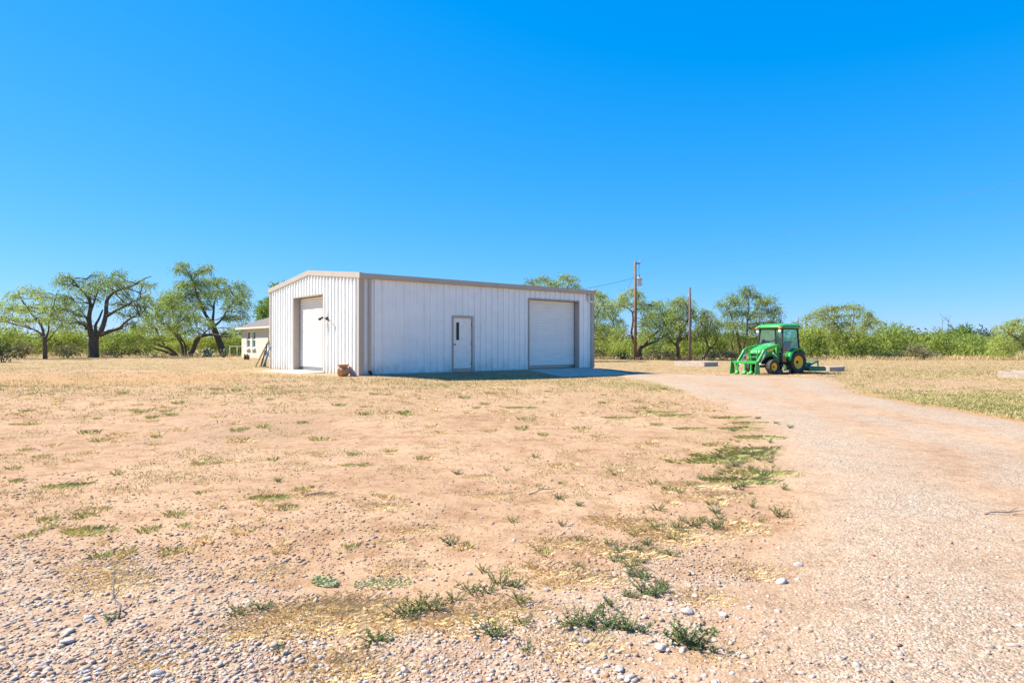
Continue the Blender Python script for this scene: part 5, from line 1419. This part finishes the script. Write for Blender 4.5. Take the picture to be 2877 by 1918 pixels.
# short dry lawn of the yard
gr_ = np.random.default_rng(201)
x, y, px, py = scatter_px(95000, -250, 3150, 1003, 1200, gr_)
st, og, so, gv_ = zones(x, y)
nz = fbm(x * 1.1, y * 1.1, 71, 4); nb_ = fbm(x * 0.25, y * 0.25, 77, 3)
prob = np.clip(st * 1.15 - 0.12 + (nz - 0.5) * 1.1, 0, 1)
open_ = (px < 2230) | (drive_sd(x, y) > -0.2)
prob = np.where(open_, prob * (0.25 + 0.75 * sstep(1125, 1085, py)) * sstep(1200, 1130, py), prob)
prob *= np.where(drive_sd(x, y) > 0.1, 0.015, 1)
keep = (gr_.random(len(x)) < prob) & off_slab(x, y)
green = gr_.random(len(x)) < np.clip((nb_ - 0.42) * 2.0 + 0.45 * (py > 1085) * (px > 2350), 0, 0.75)
field = (px > 2230) & (py < 1062)
h = np.where(field, 0.06, 0.042) * (0.6 + 0.8 * gr_.random(len(x))) * np.where(py < 1012, 1.5, 1)
k1 = keep & ~green; k2 = keep & green
blades('dry_grass', x[k1], y[k1], h[k1], np.where(field, 0.018, 0.016)[k1], 'straw_lawn', 5, 'short dry straw-coloured grass covering the yard and field', 0.10, 0.9, gr_)
blades('green_grass', x[k2], y[k2], h[k2], np.where(field, 0.022, 0.018)[k2], 'grass', 5, 'short yellow-green grass mixed into the dry lawn', 0.10, 0.9, gr_)
# tall dry grass at the foot of the trees
x, y, px, py = scatter_px(9000, -200, 3100, 1001, 1014, gr_)
ok = (gr_.random(len(x)) < np.clip((fbm(x * 0.3, y * 0.3, 81) - 0.35) * 3, 0, 1)) & (((px > 1640) & (py < 1012.5)) | ((px < 700) & (py < 1004)))
blades('tall_grass', x[ok], y[ok], np.full(ok.sum(), 0.36), np.full(ok.sum(), 0.035), 'straw_lawn', 5, 'tall dry grass standing along the foot of the trees', 0.25, 0.5, gr_)
# sparse litter of blades on the bare dirt
x, y, px, py = scatter_px(30000, -250, 3100, 1090, 1500, gr_)
nz = fbm(x * 1.6, y * 1.6, 91, 4)
ok = (gr_.random(len(x)) < np.clip((nz - 0.50) * 4, 0.04, 1) * sstep(1560, 1150, py)) & (drive_sd(x, y) < 0.15) & off_slab(x, y)
gg_ = gr_.random(len(x)) < 0.35
blades('dry_grass', x[ok & ~gg_], y[ok & ~gg_], np.full((ok & ~gg_).sum(), 0.03), np.full((ok & ~gg_).sum(), 0.007), 'straw_lawn', 6, 'thin dry grass scattered over the bare dirt', 0.07, 1.1, gr_)
blades('green_grass', x[ok & gg_], y[ok & gg_], np.full((ok & gg_).sum(), 0.032), np.full((ok & gg_).sum(), 0.007), 'grass', 6, 'thin green grass scattered over the bare dirt', 0.06, 1.0, gr_)

# ------------------------------------------------------------------ countable tufts, mats and weeds
def tuft_mesh(name, n, rad, h, w, mat, seed, lean_=0.9):
    r = np.random.default_rng(seed)
    q = unit(r.normal(size=(n, 2))) * (r.random(n) ** 0.75 * rad)[:, None]
    a = np.arctan2(q[:, 1], q[:, 0]) + r.normal(size=n) * 0.9
    H = h * (0.4 + 0.8 * r.random(n)) ; ln = lean_ * (0.25 + r.random(n))
    d = np.stack([np.cos(a), np.sin(a)], 1); s_ = np.stack([-np.sin(a), np.cos(a)], 1); W = w * (0.6 + 0.8 * r.random(n))[:, None]
    v = np.empty((n, 4, 3)); z0 = np.full(n, -0.012)
    v[:, 0] = np.c_[q - s_ * W / 2, z0]; v[:, 1] = np.c_[q + s_ * W / 2, z0]
    v[:, 2] = np.c_[q + d * (ln * H * 0.5)[:, None] + s_ * W * 0.4, H * 0.6]; v[:, 3] = np.c_[q + d * (ln * H * 1.15)[:, None], H * 0.9]
    me = np_mesh(name, v.reshape(-1, 3), np.arange(n * 4).reshape(-1, 4)); me.materials.append(M[mat]); return me

def weed_meshes(seed, nst, h, mat, spread=0.95, leaf=0.017):
    """stems and small leaves of a low branching weed"""
    r = random.Random(seed); nr = np.random.default_rng(seed); mb = MB(); C = []; D = []
    for k in range(nst):
        a = r.uniform(0, 6.28); o = r.uniform(0.3, 1) * spread * h
        p = wob((0, 0, -0.02), (math.cos(a) * o * 1.4, math.sin(a) * o * 1.4, h * r.uniform(0.5, 1)), 3, 0.1, r)
        mb.tube(p, [0.004, 0.0035, 0.003, 0.002], 4, False)
        for i in range(26):
            t = r.uniform(0.25, 1.05); j = min(2, int(t * 3)); q = p[j].lerp(p[j + 1], min(1.2, t * 3 - j))
            dv_ = Vector((r.gauss(0, 1), r.gauss(0, 1), r.gauss(0.3, 0.7))).normalized()
            C.append(q + dv_ * leaf * 0.6); D.append(dv_)
    C = np.array([tuple(c) for c in C]); D = np.array([tuple(d) for d in D])
    L = leaf * (0.7 + 0.8 * nr.random(len(C))); W_ = L * 0.42
    sm = mb.mesh('stems'); sm.materials.append(M['bark_pale'])
    return sm, leaf_mesh('leaves', C, D, L, W_, M[mat], nr)

def leafmat_mesh(seed, rad, mat):
    """flat pale ground-hugging weed"""
    nr = np.random.default_rng(seed); n = 260
    q = unit(nr.normal(size=(n, 2))) * (np.sqrt(nr.random(n)) * rad)[:, None] * np.array([1, 0.55])
    C = np.c_[q, 0.004 + 0.018 * nr.random(n)]; D = unit(np.c_[nr.normal(size=(n, 2)), 0.25 * nr.normal(size=n)])
    return leaf_mesh('leaves', C, D, 0.022 + 0.012 * nr.random(n), 0.014 + 0.008 * nr.random(n), M[mat], nr)

dry_m = [tuft_mesh('dry_grass_tuft', 60, 0.068, 0.038, 0.0045, 'straw', 300 + i) for i in range(4)]
mat_m = [tuft_mesh('dry_grass_mat', 420, 0.30, 0.026, 0.0036, 'straw', 310 + i, 2.2) for i in range(4)]
grn_m = [tuft_mesh('green_grass_tuft', 60, 0.068, 0.040, 0.0045, 'grass', 320 + i) for i in range(4)]
grm_m = [tuft_mesh('green_grass_mat', 400, 0.25, 0.045, 0.0048, 'grass', 330 + i, 1.4) for i in range(3)]
weed_m = [weed_meshes(340 + i, 8 + 2 * i, 0.10, 'weed' if i != 2 else 'grass') for i in range(4)]

def put(name, me, px_, py_, sc, label, cat, group=None, rz=None, sx=1.0):
    x, y, z = gp(px_, py_); z = float(surf(np.array([x]), np.array([y]))[0])
    o = new_obj(name, me, None, (x, y, z), (0, 0, rnd.uniform(0, 6.28) if rz is None else rz)); o.scale = (sc * sx, sc, sc)
    return tag(o, label, cat, group)
def put_weed(px_, py_, sc, label, group=None):
    x, y, z = gp(px_, py_); z = float(surf(np.array([x]), np.array([y]))[0])
    t = empty('weed', (x, y, z), rnd.uniform(0, 6.28)); sc *= rnd.uniform(0.5, 0.85); t.scale = (sc * 1.15, sc, sc * rnd.uniform(0.75, 1.1)); tag(t, label, 'weed', group)
    sm, lm = weed_m[rnd.randrange(4)]
    new_obj('stems', sm, t); new_obj('leaves', lm, t)

def where(px_, py_):
    a, b = px_ / K, py_ / K
    if a > 1560 and b < 1260: return 'beside the left edge of the drive'
    if b > 1330: return 'in the lower left gravel' if a < 520 else 'in the lower middle foreground' if a < 1200 else 'in the lower right gravel by the drive'
    if b < 1000: return 'on the dirt in front of the building'
    return 'on the left of the dirt yard' if a < 600 else 'in the middle of the dirt yard'
GW = 'green weeds in the gravel and dirt'
for px_, py_, sc in [(1350, 1432, 1.15), (1402, 1440, 1.25), (1375, 1445, .9), (1458, 1446, 1.5), (1435, 1440, 1.1), (1322, 1432, 1.1), (1560, 1462, 1.5), (1592, 1482, 1.0), (1490, 1362, 1.1), (1512, 1358, .9), (1455, 1368, .9), (1400, 1388, .9), (1450, 1300, 1.0), (1452, 1320, .9), (1475, 1290, .8),
                   (1050, 1088, .9), (1650, 1190, .8), (1800, 1124, .8), (1790, 1184, .9), (930, 1412, 1.0), (965, 1398, 1.1), (990, 1395, 1.0), (1045, 1378, .9), (1080, 1356, 1.0), (1150, 1340, 1.1), (1185, 1345, 1.0), (1120, 1358, .8), (600, 1398, 1.1), (545, 1408, 1.0),
                   (862, 1470, .9), (885, 1470, .6), (1132, 1456, .9), (1510, 1170, .9), (1285, 1144, .9), (1330, 1160, .7), (1175, 1196, .9), (1040, 1250, 1.0), (1080, 1256, .7), (1290, 1205, .7), (1165, 1080, .7), (270, 1090, .9), (1230, 1050, .7), (640, 1105, .7), (1690, 1070, 1.0), (1660, 1050, 1.0), (1630, 1055, 1.0), (1720, 1045, 1.0), (1750, 1092, 1.0), (1640, 1100, .9), (255, 1420, .8), (1210, 1490, .7), (640, 1492, .6), (1610, 1100, .8), (1400, 1250, .7), (1545, 1275, .7), (1330, 1300, .6), (1195, 1380, .8), (1200, 1430, .8), (1330, 1240, .6), (1110, 1310, .7), (1410, 1090, .7), (1500, 1110, .7), (1560, 1130, .8)]:
    put_weed(px_ * K, py_ * K, sc, 'low leafy green weed ' + where(px_ * K, py_ * K), GW)
rw = random.Random(77); line = [(1715, 960), (1745, 1010), (1695, 1048), (1738, 1090), (1640, 1115), (1640, 1190), (1520, 1200), (1450, 1290), (1490, 1360)]
for k in range(80):
    t_ = rw.random() ** 1.25 * (len(line) - 1); i_ = min(int(t_), len(line) - 2); f_ = t_ - i_
    px_ = line[i_][0] * (1 - f_) + line[i_ + 1][0] * f_ + rw.gauss(0, 38); py_ = line[i_][1] * (1 - f_) + line[i_ + 1][1] * f_ + rw.gauss(0, 14)
    put_weed(px_ * K, py_ * K, rw.uniform(0.45, 0.95), 'low leafy green weed ' + where(px_ * K, py_ * K), GW)
put_weed(1575 * K, 1478 * K, 2.0, 'tallest branching green weed near the white stones in the gravel')
put('pale_weed_mat', leafmat_mesh(350, 0.24, 'pale_weed'), 882 * K, 1340 * K, 0.75, 'flat pale grey-green weed spreading on the dirt in the foreground', 'weed', rz=0.1)
put('pale_weed_mat', leafmat_mesh(351, 0.11, 'pale_weed'), 748 * K, 1338 * K, 1.0, 'small pale grey-green weed left of the larger flat pale weed', 'weed')
GD = 'dry grass mats in the foreground'
for px_, py_, sc, sx in [(255, 1345, .75, 1.3), (230, 1305, .6, 1.4), (270, 1325, .6, 1.2), (740, 1440, .9, 1.4), (800, 1415, .8, 1.5), (690, 1405, .7, 1.6), (840, 1390, .7, 1.6), (740, 1395, .6, 1.6), (650, 1425, .7, 1.3), (820, 1535, .7, 1.3), (760, 1530, .6, 1.2), (1310, 1475, .7, 1.1), (1730, 1310, .6, 1.1), (1560, 1225, .75, 1.8), (1450, 1200, .7, 1.8), (1600, 1115, .7, 1.8), (1400, 1260, .7, 1.9), (1330, 1330, .6, 1.8), (1260, 1310, .7, 1.5), (1080, 1420, .7, 1.4), (1000, 1425, .7, 1.5), (1150, 1400, .6, 1.5), (560, 1455, .6, 1.2), (610, 1312, .5, 1.4), (1145, 1138, .5, 1.6), (965, 1215, .5, 1.5), (890, 1245, .4, 1.4), (1105, 1095, .45, 1.4), (880, 1162, .5, 2), (720, 1138, .5, 2.2), (1660, 1500, .5, 1.3), (1700, 1215, .5, 1.6), (1620, 1370, .5, 1.2), (915, 1302, .5, 1.4), (350, 1520, .5, 1.2), (1500, 1210, .7, 1.7), (1640, 1140, .7, 1.7), (1530, 1240, .6, 1.5), (1470, 1270, .6, 1.6), (1290, 1245, .6, 1.6)]:
    put('dry_grass_mat', mat_m[rnd.randrange(4)], px_ * K, py_ * K, sc, 'flattened golden dry grass patch ' + where(px_ * K, py_ * K), 'grass', GD, rnd.uniform(-0.4, 0.4), sx)
GG = 'green grass patches on the dirt'
for px_, py_, sc, sx in [(210, 1219, .55, 1.5), (150, 1116, .55, 1.6), (1745, 1006, .8, 1.8), (1740, 1088, .8, 1.8), (1690, 1048, 1.0, 2.2), (1640, 1058, .8, 2), (1725, 1035, .9, 2), (1700, 985, .7, 2), (1720, 972, .7, 2), (620, 1144, .5, 1.6), (1585, 985, .6, 1.8), (1500, 948, .8, 2.2), (1195, 937, .7, 2), (1550, 955, .7, 2), (1420, 960, .6, 2), (1680, 960, .7, 2.2), (55, 975, .5, 2), (805, 1068, .35, 1.2), (1700, 1105, .8, 2)]:
    put('green_grass_mat', grm_m[rnd.randrange(3)], px_ * K, py_ * K, sc, 'small patch of green grass ' + where(px_ * K, py_ * K), 'grass', GG, rnd.uniform(-0.3, 0.3), sx)
# many small tufts on the dirt between the gravel and the building
cnt = 0
r5 = np.random.default_rng(401)
while cnt < 290:
    px_ = r5.uniform(-40, 2150); py_ = 1085 + 480 * r5.random() ** 1.7
    x, y, z = gp(px_, py_)
    if drive_sd(np.array([x]), np.array([y]))[0] > -0.05 or not off_slab(np.array([x]), np.array([y]))[0] or bdist(x, y) < 0.3: continue
    if fbm(np.array([x * 0.8]), np.array([y * 0.8]), 97)[0] < 0.42: continue
    g = r5.random() < 0.38
    put('green_grass_tuft' if g else 'dry_grass_tuft', (grn_m if g else dry_m)[r5.integers(4)], px_, py_, r5.uniform(0.6, 1.25) * (0.9 + 0.5 * (py_ < 1250)), ('small green tuft ' if g else 'small dry straw tuft ') + where(px_, py_), 'grass', 'green tufts on the dirt' if g else 'dry tufts on the dirt', None, r5.uniform(1, 1.8))
    cnt += 1

# ------------------------------------------------------------------ stones and gravel
def ico(sub):
    import bmesh
    bm = bmesh.new(); bmesh.ops.create_icosphere(bm, subdivisions=sub, radius=1.0)
    v = np.array([q.co[:] for q in bm.verts]); f = np.array([[q.index for q in p.verts] for p in bm.faces]); bm.free(); return v, f
IV, IF = ico(1); SV, SF = ico(2)
def rock_shape(v, seed, amp):
    r = np.random.default_rng(seed); out = v.copy()
    for k in range(7):
        d = unit(r.normal(size=3)); c = r.uniform(0.45, 0.9); t = v @ d
        out = out - d * np.maximum(0, (out @ d) - c)[:, None] * amp
    return out + r.normal(size=v.shape) * 0.04
stone_me = []
for i in range(9):
    v = rock_shape(SV, 500 + i, 0.85) * np.array([1.0, 0.72, 0.5]); me = np_mesh('stone', v, SF, True); me.materials.append(M['stone'] if i % 3 == 2 else M['pale_stone']); stone_me.append(me)

def put_stone(px_, py_, size_px, label, group=None, k=None):
    x, y, z = gp(px_, py_); z = float(surf(np.array([x]), np.array([y]))[0]); s = size_px * y / FPX / 2
    o = new_obj('stone', stone_me[rnd.randrange(9) if k is None else k], None, (x, y, z + s * 0.22), (rnd.uniform(-.2, .2), rnd.uniform(-.2, .2), rnd.uniform(0, 6.28)))
    o.scale = (s, s, s * rnd.uniform(0.8, 1.15)); return tag(o, label, 'stone', group)
own = [(1576, 1406, 36, 'largest white stone right of the green weeds in the gravel'), (1516, 1488, 42, 'long flat white stone below the tallest weed'), (1107, 1438, 34, 'rounded pinkish stone beside a small green weed'), (630, 1482, 32, 'dark rounded stone at the lower left of the dry grass'), (1422, 1538, 30, 'pale blocky stone near the bottom edge'), (1448, 1556, 32, 'pale wedge-shaped stone at the bottom edge, right of the blocky one'),
       (1793, 1338, 30, 'pale stone at the drive edge, lower of a pair'), (1832, 1300, 24, 'grey stone at the drive edge, upper of a pair'), (155, 1474, 38, 'flat tan stone among the gravel at lower left'), (160, 1450, 30, 'tan rounded stone just above the flat tan stone'), (365, 1548, 40, 'large grey stone at the bottom left edge'), (1660, 1412, 26, 'white stone right of the largest white stone'), (207, 1420, 26, 'grey stone left of the leaning dead twig')]
for px_, py_, sz, lab in own: put_stone(px_ * K, py_ * K, sz * K, lab)
r6 = np.random.default_rng(601); cnt = 0
while cnt < 285:
    px_ = r6.uniform(-30, 2900); py_ = 1918 - 620 * r6.random() ** 1.6
    lf2 = px_ < 1400
    w_ = zones(*[np.array([q]) for q in gp(px_, py_)[:2]])[3][0]
    if r6.random() > max(0.12, w_): continue
    put_stone(px_, py_, (9 + 15 * r6.random() ** 2.2) * (0.55 + 0.65 * (py_ - 1250) / 668), 'loose stone ' + where(px_, py_), 'loose stones on the gravel'); cnt += 1

def pebbles(name, px, py, size, label, seed):
    r = np.random.default_rng(seed)
    x, y = gpts(px, py); n = len(x); z = surf(x, y)
    s = size / 2
    a = r.random(n) * 2 * math.pi; ca_, sa_ = np.cos(a), np.sin(a)
    shp = [rock_shape(IV, 700 + i, 0.8) for i in range(8)]
    pick = r.integers(8, size=n)
    base = np.stack(shp)[pick]
    base = base * (np.stack([np.ones(n), 0.6 + 0.35 * r.random(n), 0.28 + 0.3 * r.random(n)], 1) * s[:, None])[:, None, :]
    # tilt and turn
    tl = r.normal(size=n) * 0.25
    bz = base[..., 2] * np.cos(tl)[:, None] + base[..., 0] * np.sin(tl)[:, None]
    bx0 = base[..., 0] * np.cos(tl)[:, None] - base[..., 2] * np.sin(tl)[:, None]
    X = bx0 * ca_[:, None] - base[..., 1] * sa_[:, None] + x[:, None]; Y = bx0 * sa_[:, None] + base[..., 1] * ca_[:, None] + y[:, None]
    Z = bz + (z + s * 0.10)[:, None]
    v = np.stack([X, Y, Z], -1).reshape(-1, 3)
    f = (IF[None] + (np.arange(n) * len(IV))[:, None, None]).reshape(-1, 3)
    me = np_mesh(name, v, f); me.materials.append(M['stone'])
    return tag(new_obj(name, me), label, 'gravel', kind='stuff')
r7 = np.random.default_rng(801)
n = 60000
px = r7.uniform(-250, 3150, n); py = 1130 + 830 * r7.random(n) ** 0.62
gx_, gy_ = gpts(px, py)
gz2 = zones(gx_, gy_)[3]; ds_ = drive_sd(gx_, gy_)
pr = np.where(ds_ > 0, 0.75 * (1 - 0.8 * np.exp(-((ds_ - 1.9) / 0.42) ** 2)), np.clip(gz2 * 1.0, 0.05, 1)) * (0.35 + 1.0 * np.clip((fbm(gx_ * 1.3, gy_ * 1.3, 85, 3) - 0.3) * 2, 0, 1))
ok = r7.random(n) < pr
px, py, ds_, gz2, gy_ = px[ok], py[ok], ds_[ok], gz2[ok], gy_[ok]
sz = np.exp(r7.normal(size=len(px)) * 0.55) * np.where(ds_ > 0.3, 0.012, 0.0135) * np.where(px < 900, 1.15, 1.0)
sz = np.clip(np.maximum(sz, 1.6 * gy_ / FPX), 0.006, 0.055)
pebbles('gravel', px, py, sz, 'loose gravel covering the drive and the foreground', 802)

# brown clods of dirt over the yard
n = 26000
px = r7.uniform(-250, 2300, n); py = 1075 + 560 * r7.random(n) ** 0.9
gx_, gy_ = gpts(px, py); ds_ = drive_sd(gx_, gy_)
ok = (ds_ < 0) & off_slab(gx_, gy_) & (bdist(gx_, gy_) > 0.3) & (r7.random(n) < np.clip((fbm(gx_ * 0.9, gy_ * 0.9, 88, 4) - 0.36) * 3.2, 0.05, 1))
px, py, gy_ = px[ok], py[ok], gy_[ok]
sz = np.clip(np.exp(r7.normal(size=len(px)) * 0.5) * 0.016, 0.008, 0.05); sz = np.clip(np.maximum(sz, 1.5 * gy_ / FPX), 0.008, 0.05)
o = pebbles('dirt_clods', px, py, sz, 'small brown clods of dirt strewn over the bare yard', 804)
o.data.materials.clear(); o.data.materials.append(M['clod'])

# twigs
for px_, py_, ln, az, lab in [(275, 1420, 0.32, 2.2, 'dead dark twig sticking up from the gravel at lower left'), (1215, 1135, 0.30, 0.5, 'bent bare twig lying on the dirt'), (700, 1140, 0.22, 0.7, 'short grey stick lying by the dry grass'), (2260, 1190, 0.35, 0.1, 'thin dark stick lying on the gravel drive')]:
    x, y, z = gp(px_ * K, py_ * K); r = random.Random(px_)
    up = 0.14 if ln == 0.32 else 0.03
    p = wob((0, 0, 0.005), (math.cos(az) * ln, math.sin(az) * ln, up), 4, 0.08, r)
    z = float(surf(np.array([x]), np.array([y]))[0])
    t = MB().tube(p, [0.006, 0.0055, 0.005, 0.004, 0.002], 5).tube([p[2], p[2] + Vector((0.05, -0.03, 0.05))], [0.004, 0.002], 4).build('twig', M['dead'], None, (x, y, z)); tag(t, lab, 'twig')
